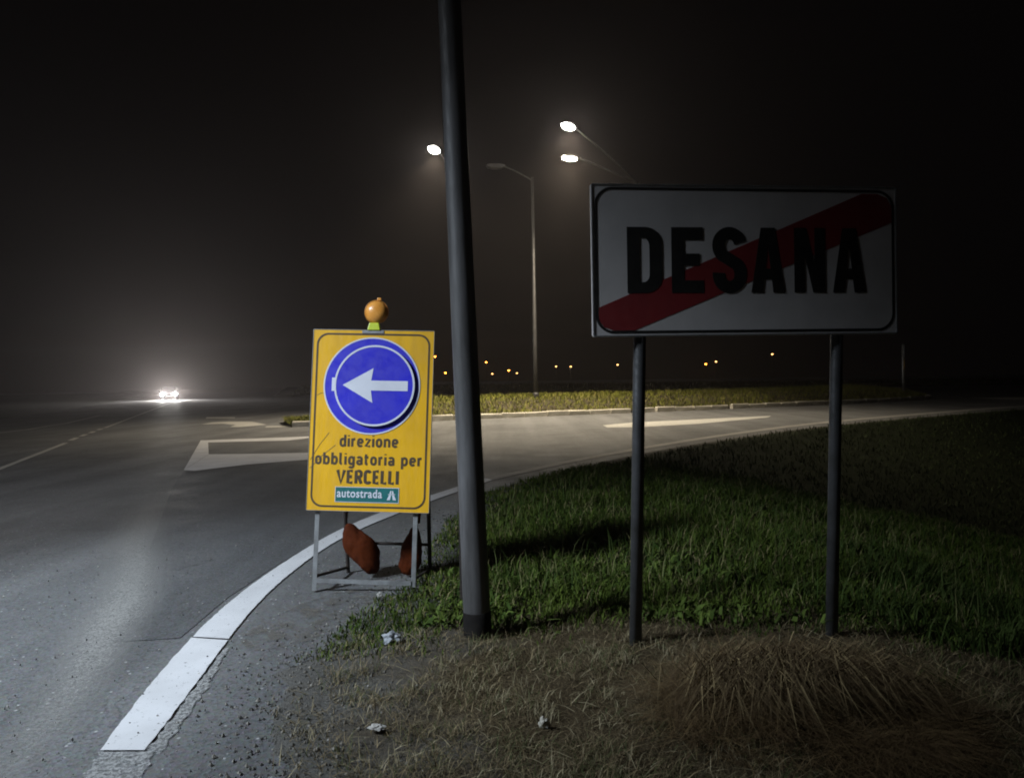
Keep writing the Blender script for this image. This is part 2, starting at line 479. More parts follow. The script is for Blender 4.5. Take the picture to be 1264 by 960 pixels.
# ------------------------------------------------------------------ verge
GY = np.array([p[1] for p in GEs]); GX = np.array([p[0] for p in GEs])
def edge_x(y): return np.interp(y, GY, GX)
def sstep(a, b, x):
    t = np.clip((x - a) / (b - a), 0, 1); return t * t * (3 - 2 * t)
def vz(x, y):
    """height of the near verge"""
    x = np.asarray(x, float); y = np.asarray(y, float)
    d = x - edge_x(y)
    z = .012 + .012 * sstep(0, .9, d) - .26 * np.maximum(0, d - 1.0) * sstep(9, 15, y) * (d < 900) - .17 * np.maximum(0, d - 2.9) * (1 - sstep(9, 15, y))
    z = np.maximum(z, -3.2)
    z = z + .012 * np.sin(x * 5.1 + y * 2.3) * sstep(.1, .8, d) + .010 * np.sin(x * 9.7 - y * 7.1) * sstep(.1, .6, d)
    hx = (x - 1.25) / .85; hy = (y - 3.42) / .55
    z = z + .075 * np.exp(-(hx * hx + hy * hy) * 1.6)
    return z

def verge():
    ts = np.concatenate([np.linspace(0, 1.2, 14), np.linspace(1.4, 5, 16), np.linspace(6, 80, 12)])
    pts = []; rows = 0
    for i in range(len(GEs) - 1):
        a = np.array(GEs[i]); b = np.array(GEs[i + 1]); n = max(1, min(12, int(np.linalg.norm(b - a) / .12)))
        for k in range(n):
            p = a + (b - a) * k / n
            j = (.05 * math.sin(p[1] * 9) + .04 * math.sin(p[1] * 23 + 1)) if p[1] < 14 else 0
            for t in ts:
                x = p[0] + j * max(0, 1 - t) + t; y = p[1] - .25 * t
                pts.append((x, y))
            rows += 1
    P = np.array(pts); z = vz(P[:, 0], P[:, 1])
    m = len(ts)
    first = np.arange(rows) * m
    z[first] = -.02
    fc = [(i * m + k, i * m + k + 1, (i + 1) * m + k + 1, (i + 1) * m + k) for i in range(rows - 1) for k in range(m - 1)]
    me = bpy.data.meshes.new('verge')
    me.from_pydata([(a, b, c) for (a, b), c in zip(pts, z)], [], fc)
    if me.polygons[0].normal.z < 0: me.flip_normals()
    for p in me.polygons: p.use_smooth = True
    at = me.attributes.new('edge', 'FLOAT', 'POINT')
    at.data.foreach_set('value', np.tile(ts, rows))
    tf = me.attributes.new('turf', 'FLOAT', 'POINT'); tf.data.foreach_set('value', np.asarray(sstep(4.4, 5.6, P[:, 1]) * sstep(.1, .6, np.tile(ts, rows)), dtype=np.float32))
    m_, nt, p = new_mat('verge_soil')                      # grey grit along the asphalt, earth behind it
    co = coords(nt)
    a_ = N(nt, 'ShaderNodeAttribute', attribute_name='edge')
    n1 = noise_n(nt, co, 2.2, 6); n2 = noise_n(nt, co, 22, 6, .7)
    sm = N(nt, 'ShaderNodeMath', operation='MULTIPLY_ADD'); nt.links.new(n1, sm.inputs[0]); sm.inputs[1].default_value = -1.6; nt.links.new(a_.outputs['Fac'], sm.inputs[2])
    f_ = ramp(nt, sm.outputs[0], [(0.0, 0.0), (.25, 1.0)])
    sm2 = N(nt, 'ShaderNodeMath', operation='ADD'); nt.links.new(sm.outputs[0], sm2.inputs[0]); sm2.inputs[1].default_value = .50
    f_ = ramp(nt, sm2.outputs[0], [(0.0, 0.0), (.75, 1.0)])
    grey = mix(nt, n2, (.085, .082, .077), (.165, .158, .146)); n3 = noise_n(nt, co, 90, 4, .7); earth = mix(nt, ramp(nt, n3, [(.35, 0.0), (.68, 1.0)]), (.032, .024, .014), (.135, .10, .056))
    a2 = N(nt, 'ShaderNodeAttribute', attribute_name='turf')
    ge = mix(nt, f_, grey, earth)
    nt.links.new(mix(nt, a2.outputs['Fac'], ge, (.018, .024, .010)), p.inputs['Base Color']); p.inputs['Roughness'].default_value = .95
    p.inputs['Specular IOR Level'].default_value = .1
    bump(nt, noise_n(nt, co, 55, 6, .75), p, .9, .02)
    tag(link('verge', me, m_), kind='structure')
verge()
sheet('dust_patch', [(-1.66, 4.55), (-1.5, 4.3), (-1.25, 4.4), (-1.05, 4.8), (-.95, 5.3), (-1.05, 5.6), (-1.3, 5.5), (-1.5, 5.15)], .006, M['dust'])

def left_verge():
    vs = []; fs = []
    for x, y in LV:
        for t, z in ((0, -.02), (.4, .05), (2, .12), (6, .25), (40, .3), (200, .3)):
            vs.append((x - t, y - .3 * t, z))
    n = 6
    fs = [(i * n + k, (i + 1) * n + k, (i + 1) * n + k + 1, i * n + k + 1) for i in range(len(LV) - 1) for k in range(n - 1)]
    me = bpy.data.meshes.new('verge'); me.from_pydata(vs, [], fs)
    if me.polygons[0].normal.z < 0: me.flip_normals()
    tag(link('verge', me, M['field']), kind='structure')
left_verge()

# ------------------------------------------------------------------ blades (numpy)
def blades(name, base, h, wd, lean, az, tint, mat, label, cat, curl=1.0):
    """many thin tapering blades as one mesh; lean = horizontal reach as a share of h"""
    n = len(base)
    d = np.stack([np.cos(az), np.sin(az), np.zeros(n)], 1)
    s = np.stack([-np.sin(az), np.cos(az), np.zeros(n)], 1)
    tw = rng.uniform(-1, 1, n)[:, None]
    s = s + d * tw; s /= np.linalg.norm(s, axis=1)[:, None]
    up = np.array([0, 0, 1.0])
    V = np.empty((n, 5, 3))
    for q, (t, ww) in enumerate(((0, 1.0), (.55, .8))):
        c = base + up * (h * (t * (1.15 - .15 * curl * t)))[:, None] + d * (h * lean * t ** 1.6)[:, None]
        V[:, 2 * q] = c - s * (wd * ww / 2)[:, None]; V[:, 2 * q + 1] = c + s * (wd * ww / 2)[:, None]
    V[:, 4] = base + up * (h * (1 - .25 * curl * np.minimum(lean, 1.2)))[:, None] + d * (h * lean)[:, None]
    idx = np.arange(n)[:, None] * 5
    loops = (idx + np.array([0, 1, 3, 2, 2, 3, 4])).ravel()
    me = bpy.data.meshes.new(name)
    me.vertices.add(n * 5); me.vertices.foreach_set('co', V.ravel())
    me.loops.add(n * 7); me.loops.foreach_set('vertex_index', loops)
    me.polygons.add(n * 2)
    st = (np.arange(n)[:, None] * 7 + np.array([0, 4])).ravel()
    me.polygons.foreach_set('loop_start', st)
    me.update(calc_edges=True); me.validate()
    a = me.color_attributes.new('tint', 'FLOAT_COLOR', 'POINT')
    col = np.ones((n, 5, 4)); col[:, :, :3] = tint[:, None, :]
    a.data.foreach_set('color', col.ravel())
    o = link(name, me, mat)
    return tag(o, label, cat, kind='stuff')

def lerp_cols(a, b, t): return np.array(a)[None] * (1 - t[:, None]) + np.array(b)[None] * t[:, None]
def nz(x, y, s): return np.array([noise.noise((a * s, b * s, 3.3)) for a, b in zip(x, y)])

def scatter(n, x0, x1, y0, y1, pw=2.0):
    """points inside the verge, denser towards the camera"""
    u = rng.random(n); y = (y0 ** (1 - pw) + u * (y1 ** (1 - pw) - y0 ** (1 - pw))) ** (1 / (1 - pw)) if pw != 1 else y0 * (y1 / y0) ** u
    x = rng.uniform(x0, x1, n)
    k = x > edge_x(y) + rng.exponential(.05, n)
    return x[k], y[k]

# green grass: from just behind the tall pole onwards
x, y = scatter(150000, -1.2, 8.0, 4.1, 13.5, 1.7)
nn = nz(x, y, 1.3); n2 = nz(x, y, 4.5)
near_pole = (np.hypot(x + .22, y - 4.35) < .22) | (np.hypot(x - .65, y - 4.10) < .24) | (np.hypot((x - 1.78) / 1.3, y - 4.15) < .26)
keep = ~near_pole & (rng.random(len(x)) < np.clip(sstep(4.15, 4.95, y + .35 * nn + .25 * (x < -.1) - .12 * (x > .4)) * (.9 + .5 * n2), .0, 1))
x, y, nn, n2 = x[keep], y[keep], nn[keep], n2[keep]
d = x - edge_x(y)
h = (.035 + .085 * rng.random(len(x)) ** 1.4 + .05 * np.clip(n2, 0, 1)) * (.45 + .55 * sstep(0, .8, d)) * (.5 + .5 * sstep(4.2, 5.6, y)) * (.55 + 1.3 * np.clip(.5 + nz(x, y, .9), 0, 1))
tint = lerp_cols((.028, .052, .007), (.085, .118, .018), np.clip(rng.random(len(x)) + .5 * nz(x, y, 2.1), 0, 1))
dry = rng.random(len(x)) < .10 + .25 * np.clip(nz(x, y, 1.7), 0, 1); tint[dry] = lerp_cols((.10, .10, .035), (.24, .20, .10), rng.random(dry.sum()))
blades('grass', np.stack([x, y, vz(x, y) - .005], 1), h, .004 + .003 * rng.random(len(x)) + .0006 * y, rng.uniform(.2, 1.1, len(x)), rng.uniform(0, 2 * PI, len(x)), tint, M['grass'], 'lush green verge grass behind the tall grey pole', 'grass')
# coarse grass farther up the verge
x, y = scatter(52000, -1, 34, 13, 38, 1.2); k = x > edge_x(y) + .55; x, y = x[k], y[k]
h = .05 + .09 * rng.random(len(x))
blades('grass', np.stack([x, y, vz(x, y)], 1), h, .012 + .01 * rng.random(len(x)), rng.uniform(.2, .9, len(x)), rng.uniform(0, 2 * PI, len(x)), lerp_cols((.022, .036, .010), (.045, .065, .02), rng.random(len(x))), M['grass'], 'dark verge grass running along the far white edge line', 'grass')
# tall weeds on the right
x, y = scatter(14000, 1.6, 5.5, 3.3, 7.0, 1.3)
n1 = nz(x, y, 1.6); k = (n1 + .16 * (x - 2.7) > .08) & (np.hypot((x - 1.78) / 1.5, y - 4.05) > .35); x, y = x[k], y[k]
h = (.08 + .20 * rng.random(len(x))) * (.5 + .5 * sstep(1.8, 2.8, x))
blades('weeds', np.stack([x, y, vz(x, y)], 1), h, .007 + .006 * rng.random(len(x)), rng.uniform(.3, 1.0, len(x)), rng.uniform(0, 2 * PI, len(x)), lerp_cols((.026, .046, .008), (.055, .080, .02), rng.random(len(x))), M['grass'], 'taller dark weeds right of the town sign', 'weeds')
# mown dry grass in the foreground
x, y = scatter(110000, -1.3, 4.5, 1.9, 4.9, 1.5)
nn = nz(x, y, 1.8); n2 = nz(x, y, 5)
k = (rng.random(len(x)) < np.clip((1 - sstep(4.4, 4.95, y + .4 * nn)) * (.7 + 1.3 * n2) * (.05 + .95 * sstep(.0, .75, x - edge_x(y) + .35 * nn)), 0, 1)); x, y, n2 = x[k], y[k], n2[k]
t = rng.random(len(x))
tint = lerp_cols((.10, .072, .036), (.33, .255, .14), t ** 1.5)
g = rng.random(len(x)) < .28 + .3 * n2; tint[g] = lerp_cols((.05, .07, .02), (.09, .10, .035), rng.random(g.sum()))
blades('dry_grass', np.stack([x, y, vz(x, y) - .004], 1), .010 + .040 * rng.random(len(x)) ** 1.7 + .045 * rng.random(len(x)) * np.clip(n2 * 2.2, 0, 1), .0016 + .0022 * rng.random(len(x)), rng.uniform(.3, 2.6, len(x)), rng.uniform(0, 2 * PI, len(x)), tint, M['straw'], 'mown brown dry grass covering the foreground of the verge', 'dry grass', .3)
# fine thatch lying flat between the tufts
x, y = scatter(70000, -1.25, 3.2, 1.9, 4.8, 1.6)
nn = nz(x, y, 2.6); k = rng.random(len(x)) < np.clip(.55 + 1.2 * nn, .08, 1) * (.08 + .92 * sstep(.05, .8, x - edge_x(y) + .4 * nn)) * (1 - sstep(4.45, 4.8, y + .3 * nn)); x, y = x[k], y[k]
t = rng.random(len(x)) ** 1.7
blades('thatch', np.stack([x, y, vz(x, y) + .003], 1), .006 + .010 * rng.random(len(x)), .0012 + .0018 * rng.random(len(x)), rng.uniform(2, 6, len(x)), rng.uniform(0, 2 * PI, len(x)), lerp_cols((.055, .042, .022), (.30, .235, .135), t), M['straw'], 'fine brown thatch of cut grass on the foreground earth', 'thatch', .2)
# low broad leaves between the grass
x, y = scatter(3200, -.6, 4.0, 4.5, 10, 1.7); nn = nz(x, y, 1.9); k = (x > edge_x(y) + .25) & (nn > .05); x, y = x[k], y[k]
blades('broad_leaves', np.stack([x, y, vz(x, y) + .02], 1), .04 + .06 * rng.random(len(x)), .014 + .022 * rng.random(len(x)), rng.uniform(.6, 1.8, len(x)), rng.uniform(0, 2 * PI, len(x)), lerp_cols((.035, .065, .012), (.11, .15, .03), rng.random(len(x))), M['grass'], 'broad leaved weeds growing through the green grass', 'weeds', 1.2)
# a few taller stems among the green grass
x, y = scatter(2600, -.4, 4.5, 4.8, 12, 1.5); k = x > edge_x(y) + .5; x, y = x[k], y[k]
blades('grass_stems', np.stack([x, y, vz(x, y)], 1), .14 + .16 * rng.random(len(x)) ** 2, .0025 + .0005 * y, rng.uniform(.1, .8, len(x)), rng.uniform(0, 2 * PI, len(x)), lerp_cols((.05, .09, .02), (.22, .21, .09), rng.random(len(x)) ** 2), M['grass'], 'scattered taller stems standing above the green grass', 'grass stems')
# long loose straws
x, y = scatter(1500, -1.0, 3.0, 2.2, 4.7, 1.5)
blades('straw', np.stack([x, y, vz(x, y) + .004], 1), .012 + .03 * rng.random(len(x)), .003 + .0025 * rng.random(len(x)), rng.uniform(2, 5, len(x)), rng.uniform(0, 2 * PI, len(x)), lerp_cols((.18, .15, .085), (.42, .36, .23), rng.random(len(x)) ** 2), M['straw'], 'loose pale straws lying on the mown verge', 'straw', .2)

# the raked heap of hay: strands drape over the mound towards the road
def hay_heap():
    n = 22000
    a = rng.uniform(0, 2 * PI, n); r = np.sqrt(rng.random(n))
    x = 1.28 + .66 * r * np.cos(a); y = 3.34 + .56 * r * np.sin(a)
    hn = nz(x, y, 3.2)
    kk = rng.random(n) < np.clip(.62 + 1.5 * hn, .06, 1); x, y, r, hn = x[kk], y[kk], r[kk], hn[kk]; n = len(x)
    lift = np.clip(1 - r * r, 0, 1) * (.03 + .10 * np.clip(.5 + 1.2 * hn, 0, 1)) * rng.random(n) ** .6
    az = np.where(rng.random(n) < .7, -PI / 2 + .5 * (x - 1.1) + rng.normal(0, .8, n), rng.uniform(0, 2 * PI, n))
    t = rng.random(n) ** 1.6
    tint = lerp_cols((.085, .050, .024), (.27, .185, .085), t)
    blades('hay_heap', np.stack([x, y, vz(x, y) + lift], 1), .03 + .05 * rng.random(n), .0016 + .0022 * rng.random(n), rng.uniform(1.5, 6, n), az, tint, M['straw'], 'low heap of raked brown hay in front of the town sign', 'hay heap', 1.0)
hay_heap()
def drooping_hay():
    n = 1700
    x = np.concatenate([rng.normal(1.10, .15, n // 2), rng.uniform(.8, 1.75, n - n // 2)]); y = rng.normal(3.42, .11, n)
    az = -PI / 2 + .35 + rng.normal(0, .9, n)
    blades('hay_heap', np.stack([x, y, vz(x, y) + .05 + .03 * rng.random(n)], 1), .13 + .16 * rng.random(n), .0030 + .0032 * rng.random(n), rng.uniform(1.0, 2.2, n), az, lerp_cols((.085, .055, .026), (.52, .40, .21), rng.random(n) ** 4), M['straw'], 'long hay strands drooping over the front of the hay heap', 'hay', 3.2)
    n = 2600                                               # upright pale stubble in tufts
    cx, cy = rng.uniform(-.95, 1.0, 130), rng.uniform(2.4, 4.5, 130)
    i = rng.integers(0, 130, n); x = cx[i] + rng.normal(0, .03, n); y = cy[i] + rng.normal(0, .03, n)
    k = x > edge_x(y) + .1; x, y = x[k], y[k]; n = len(x)
    blades('stubble', np.stack([x, y, vz(x, y)], 1), .02 + .05 * rng.random(n), .0016 + .002 * rng.random(n), rng.uniform(.2, 1.6, n), rng.uniform(0, 2 * PI, n), lerp_cols((.14, .12, .06), (.46, .39, .25), rng.random(n) ** 1.6), M['straw'], 'pale tufts of stubble standing in the mown foreground grass', 'stubble')
drooping_hay()

# grit and small stones on the asphalt
def grit():
    n = 3600
    u = rng.random(n); y = 2.3 * (7.5 / 2.3) ** u; x = rng.uniform(-6, -.7, n)
    k = (x < edge_x(y) - .02 + rng.exponential(.25, n)); x, y = x[k], y[k]; n = len(x)
    s = (.0016 + .0065 * rng.random(n) ** 4)
    o8 = np.array([(1, 0, 0), (-1, 0, 0), (0, 1, 0), (0, -1, 0), (0, 0, 1), (0, 0, -1)], float)
    V = np.stack([x, y, .010 + np.where(x > edge_x(y), vz(x, y), 0)], 1)[:, None, :] + o8[None] * s[:, None, None] * rng.uniform(.6, 1.3, (n, 6, 1))
    F = np.array([(0, 2, 4), (2, 1, 4), (1, 3, 4), (3, 0, 4), (2, 0, 5), (1, 2, 5), (3, 1, 5), (0, 3, 5)])
    fc = (np.arange(n)[:, None, None] * 6 + F[None]).reshape(-1, 3)
    me = bpy.data.meshes.new('grit'); me.from_pydata(V.reshape(-1, 3).tolist(), [], fc.tolist())
    a = me.color_attributes.new('tint', 'FLOAT_COLOR', 'POINT')
    t = rng.random(n) ** 1.5; c = lerp_cols((.05, .05, .05), (.5, .48, .44), t)
    col = np.ones((n, 6, 4)); col[:, :, :3] = c[:, None]; a.data.foreach_set('color', col.ravel())
    tag(link('grit', me, M['stone']), 'loose grit and small stones scattered on the near asphalt', 'grit', kind='stuff')
grit()

def gravel():
    n = 5000
    u = rng.random(n); y = 2.3 * (9 / 2.3) ** u; d = rng.normal(.12, .22, n); x = edge_x(y) + d
    s = .0022 + .009 * rng.random(n) ** 3.5
    o8 = np.array([(1, 0, 0), (-1, 0, 0), (0, 1, 0), (0, -1, 0), (0, 0, 1), (0, 0, -1)], float)
    V = np.stack([x, y, np.where(d > 0, vz(x, y), 0) + s * .4], 1)[:, None, :] + o8[None] * s[:, None, None] * rng.uniform(.5, 1.4, (n, 6, 1))
    F = np.array([(0, 2, 4), (2, 1, 4), (1, 3, 4), (3, 0, 4), (2, 0, 5), (1, 2, 5), (3, 1, 5), (0, 3, 5)])
    me = bpy.data.meshes.new('gravel'); me.from_pydata(V.reshape(-1, 3).tolist(), [], (np.arange(n)[:, None, None] * 6 + F[None]).reshape(-1, 3).tolist())
    a = me.color_attributes.new('tint', 'FLOAT_COLOR', 'POINT')
    col = np.ones((n, 6, 4)); col[:, :, :3] = lerp_cols((.06, .058, .054), (.26, .24, .21), rng.random(n) ** 1.5)[:, None]; a.data.foreach_set('color', col.ravel())
    tag(link('gravel', me, M['stone']), 'crumbled gravel along the broken edge of the asphalt', 'gravel', kind='stuff')
gravel()

# ------------------------------------------------------------------ traffic island with kerb stones
KERB = [(-14, 23.5), (-9, 25.8), (-6.11, 27.3), (-4.871, 28.1), (-3.486, 28.9), (-1.355, 30.1), (2.266, 31.9), (5.86, 33.5), (10.004, 35.5), (14.563, 37.8), (19.981, 40.9), (23.2, 43.4), (24.6, 45.6), (24.4, 47.5), (22.5, 48.6)]
def island():
    K = smooth_poly([(-7.7, 26.8)] + KERB[2:], 4)
    D = Vector((-.42, .91)).normalized()
    prof = [(.0, .10), (.3, .16), (1.2, .38), (2.4, .58), (4.0, .70), (6.0, .68), (9.0, .45), (12, .1), (12.6, -.05)]
    vs = []; L = len(K)
    for i, (x, y) in enumerate(K):
        e = min(1.0, min(i / 14.0, (L - 1 - i) / 14.0)); e = .15 + .85 * (e * e * (3 - 2 * e))
        for t, z in prof:
            vs.append((x + D.x * (t + .16) * min(1, e + .1), y + D.y * (t + .16) * min(1, e + .1), max(-.05, z * e if t > 0 else .09)))
    m = len(prof)
    fs = [(i * m + k, i * m + k + 1, (i + 1) * m + k + 1, (i + 1) * m + k) for i in range(L - 1) for k in range(m - 1)]
    me = bpy.data.meshes.new('traffic_island'); me.from_pydata(vs, [], fs)
    if sum(p.normal.z for p in me.polygons) < 0: me.flip_normals()
    isl = tag(link('traffic_island', me, M['soil']), kind='structure')
    # kerb stones
    pts = [Vector((x, y, 0)) for x, y in smooth_poly([(-7.7, 26.8)] + KERB[2:], 12)]
    cum = [0]
    for a, b in zip(pts, pts[1:]): cum.append(cum[-1] + (b - a).length)
    def pos(s):
        for i in range(len(cum) - 1):
            if cum[i + 1] >= s: return pts[i].lerp(pts[i + 1], (s - cum[i]) / (cum[i + 1] - cum[i]))
        return pts[-1]
    s = 0; meshes = []
    for v in range(4):
        b = MB(); b.box((0, 0, .085), (.96, .20, .25)); bmesh.ops.bevel(b.bm, geom=[e for e in b.bm.edges if all(q.co.z > .1 for q in e.verts)], offset=.03, segments=1, affect='EDGES')
        for q in b.bm.verts: q.co += Vector((random.uniform(-.012, .012), random.uniform(-.015, .015), random.uniform(-.015, .012)))
        o = b.build('kerb_stone', M['kerb'], isl); meshes.append(o.data); bpy.data.objects.remove(o)
    while s < cum[-1] - 1:
        a, b = pos(s), pos(s + 1)
        o = link('kerb_stone', random.choice(meshes), None, isl)
        mid = (a + b) / 2
        o.location = (mid.x, mid.y, random.uniform(-.02, .015)); o.rotation_euler = (random.uniform(-.05, .05), random.uniform(-.015, .015), math.atan2(b.y - a.y, b.x - a.x) + random.uniform(-.02, .02))
        s += 1.0 + (.012 if random.random() < .8 else random.uniform(.05, .25))
    # grass on the mound
    n = 42000
    i = rng.integers(0, L - 1, n); f = rng.random(n); t = rng.random(n) ** 1.3 * 7.0
    Ka = np.array(K); px = Ka[i] + (Ka[i + 1] - Ka[i]) * f[:, None]
    e = np.minimum(1, np.minimum(i / 14.0, (L - 1 - i) / 14.0)); e = .15 + .85 * (e * e * (3 - 2 * e))
    z = np.interp(t, [q[0] for q in prof], [q[1] for q in prof]) * e
    sc2 = np.minimum(1, e + .1)
    x = px[:, 0] + D.x * (t + .25) * sc2; y = px[:, 1] + D.y * (t + .25) * sc2
    nn = nz(x, y, .55)
    h = (.08 + .20 * rng.random(n)) * (1 + .5 * nn)
    tint = lerp_cols((.10, .115, .016), (.20, .205, .035), rng.random(n)); dr = rng.random(n) < .2; tint[dr] = (.22, .19, .07)
    blades('grass', np.stack([x, y, z - .01], 1), h, .018 + .015 * rng.random(n), rng.uniform(.2, 1.1, n), rng.uniform(0, 2 * PI, n), tint, M['grass'], 'rough yellow-green grass on the mound of the traffic island', 'grass')
island()

# far bank beyond the junction
def far_bank():
    vs = []; fs = []
    xs = np.linspace(-30, 140, 24)
    for i, x in enumerate(xs):
        top = .95 - .0075 * (x + 10)
        for dy, z in ((-14, -.3), (0, -.08), (3, top * .6), (6, top), (10, top), (40, -3.1)):
            vs.append((x, 96 + dy - .03 * x + .4 * math.sin(i * 2.1), z + (.06 * math.sin(i * 3.7) if dy in (3,) else 0)))
    fs = [(i * 6 + k, (i + 1) * 6 + k, (i + 1) * 6 + k + 1, i * 6 + k + 1) for i in range(23) for k in range(5)]
    me = bpy.data.meshes.new('embankment'); me.from_pydata(vs, [], fs)
    if sum(p.normal.z for p in me.polygons) < 0: me.flip_normals()
    tag(link('embankment', me, M['field']), kind='structure')
    n = 16000
    x = rng.uniform(-28, 130, n); t = rng.random(n) * 6; z = (.95 - .0075 * (x + 10)) * np.interp(t, [0, 3, 6], [0, .6, 1]); y = 96 + t - .03 * x
    blades('grass', np.stack([x, y, z], 1), .15 + .3 * rng.random(n), .05 + .04 * rng.random(n), rng.uniform(.2, .8, n), rng.uniform(0, 2 * PI, n), lerp_cols((.04, .05, .015), (.09, .09, .03), rng.random(n)), M['grass'], 'dim grass on the bank beyond the junction', 'grass')
    g = empty('guard_rail', 'low steel guard rail along the bank beyond the junction', 'guard rail', (-20, 99, 0))
    def rp(x): return Vector((x + 20, 99.5 - .03 * x - 99, (.95 - .0075 * (x + 10)) * .7 + .62))
    b = MB()
    for k in range(39):
        a, c = rp(-20 + 4 * k), rp(-16 + 4 * k)
        for dz, dy in ((.1, 0), (0, .04), (-.1, 0)):
            b.tube([a + Vector((0, dy, dz)), c + Vector((0, dy, dz))], .06, 6)
    b.build('rail', M['galv'], g)
    pm = None
    for k in range(40):
        p = rp(-20 + 4 * k)
        if pm is None:
            o = MB().box((0, .12, -.35), (.1, .12, .8)).build('post', M['galv_dark'], g); pm = o.data
        else: o = link('post', pm, None, g)
        o.location = p
far_bank()

# ------------------------------------------------------------------ tall leaning pole
def tall_pole():
    b0 = Vector((-.222, 4.45, 0)); b1 = Vector((-.321, 4.45, 3.7))
    ax = (b1 - b0).normalized()
    root = empty('utility_pole', 'tall grey tapered steel pole with a black band at its foot', 'pole', mat=Matrix.Translation(b0) @ ax.to_track_quat('Z', 'Y').to_matrix().to_4x4())
    MB().tube([(0, 0, -.2), (0, 0, .2), (0, 0, 3.7), (0, 0, 9.5)], [.0795, .079, .0655, .045], 32).build('shaft', M['pole'], root, True)
    MB().tube([(0, 0, -.15), (0, 0, .02), (0, 0, .165), (0, 0, .168)], [.083, .083, .0815, .0795], 32).build('base_band', M['pole_base'], root, True)
    MB().lathe([(.047, 9.5), (.05, 9.52), (.04, 9.56), (0, 9.58)], n=24).build('cap', M['galv_dark'], root, True)
    # pale scratched tape on the left edge
    MB().box((-.0605, -.035, 2.38), (.004, .008, .25)).build('tape_strip', M['white'], root)
tall_pole()
def stake():
    root = empty('steel_stake', 'short rusty steel stake standing against the left side of the tall pole', 'stake', (-.352, 5.1, .0))
    b = MB(); b.prism(rrect(.036, .98, .017, 0, .45), -.006, .006); b.build('flat_bar', M['rust'], root)
    MB().tube([(0, -.008, .86), (0, .008, .86)], .007, 8).build('bolt', M['galv'], root)
stake()

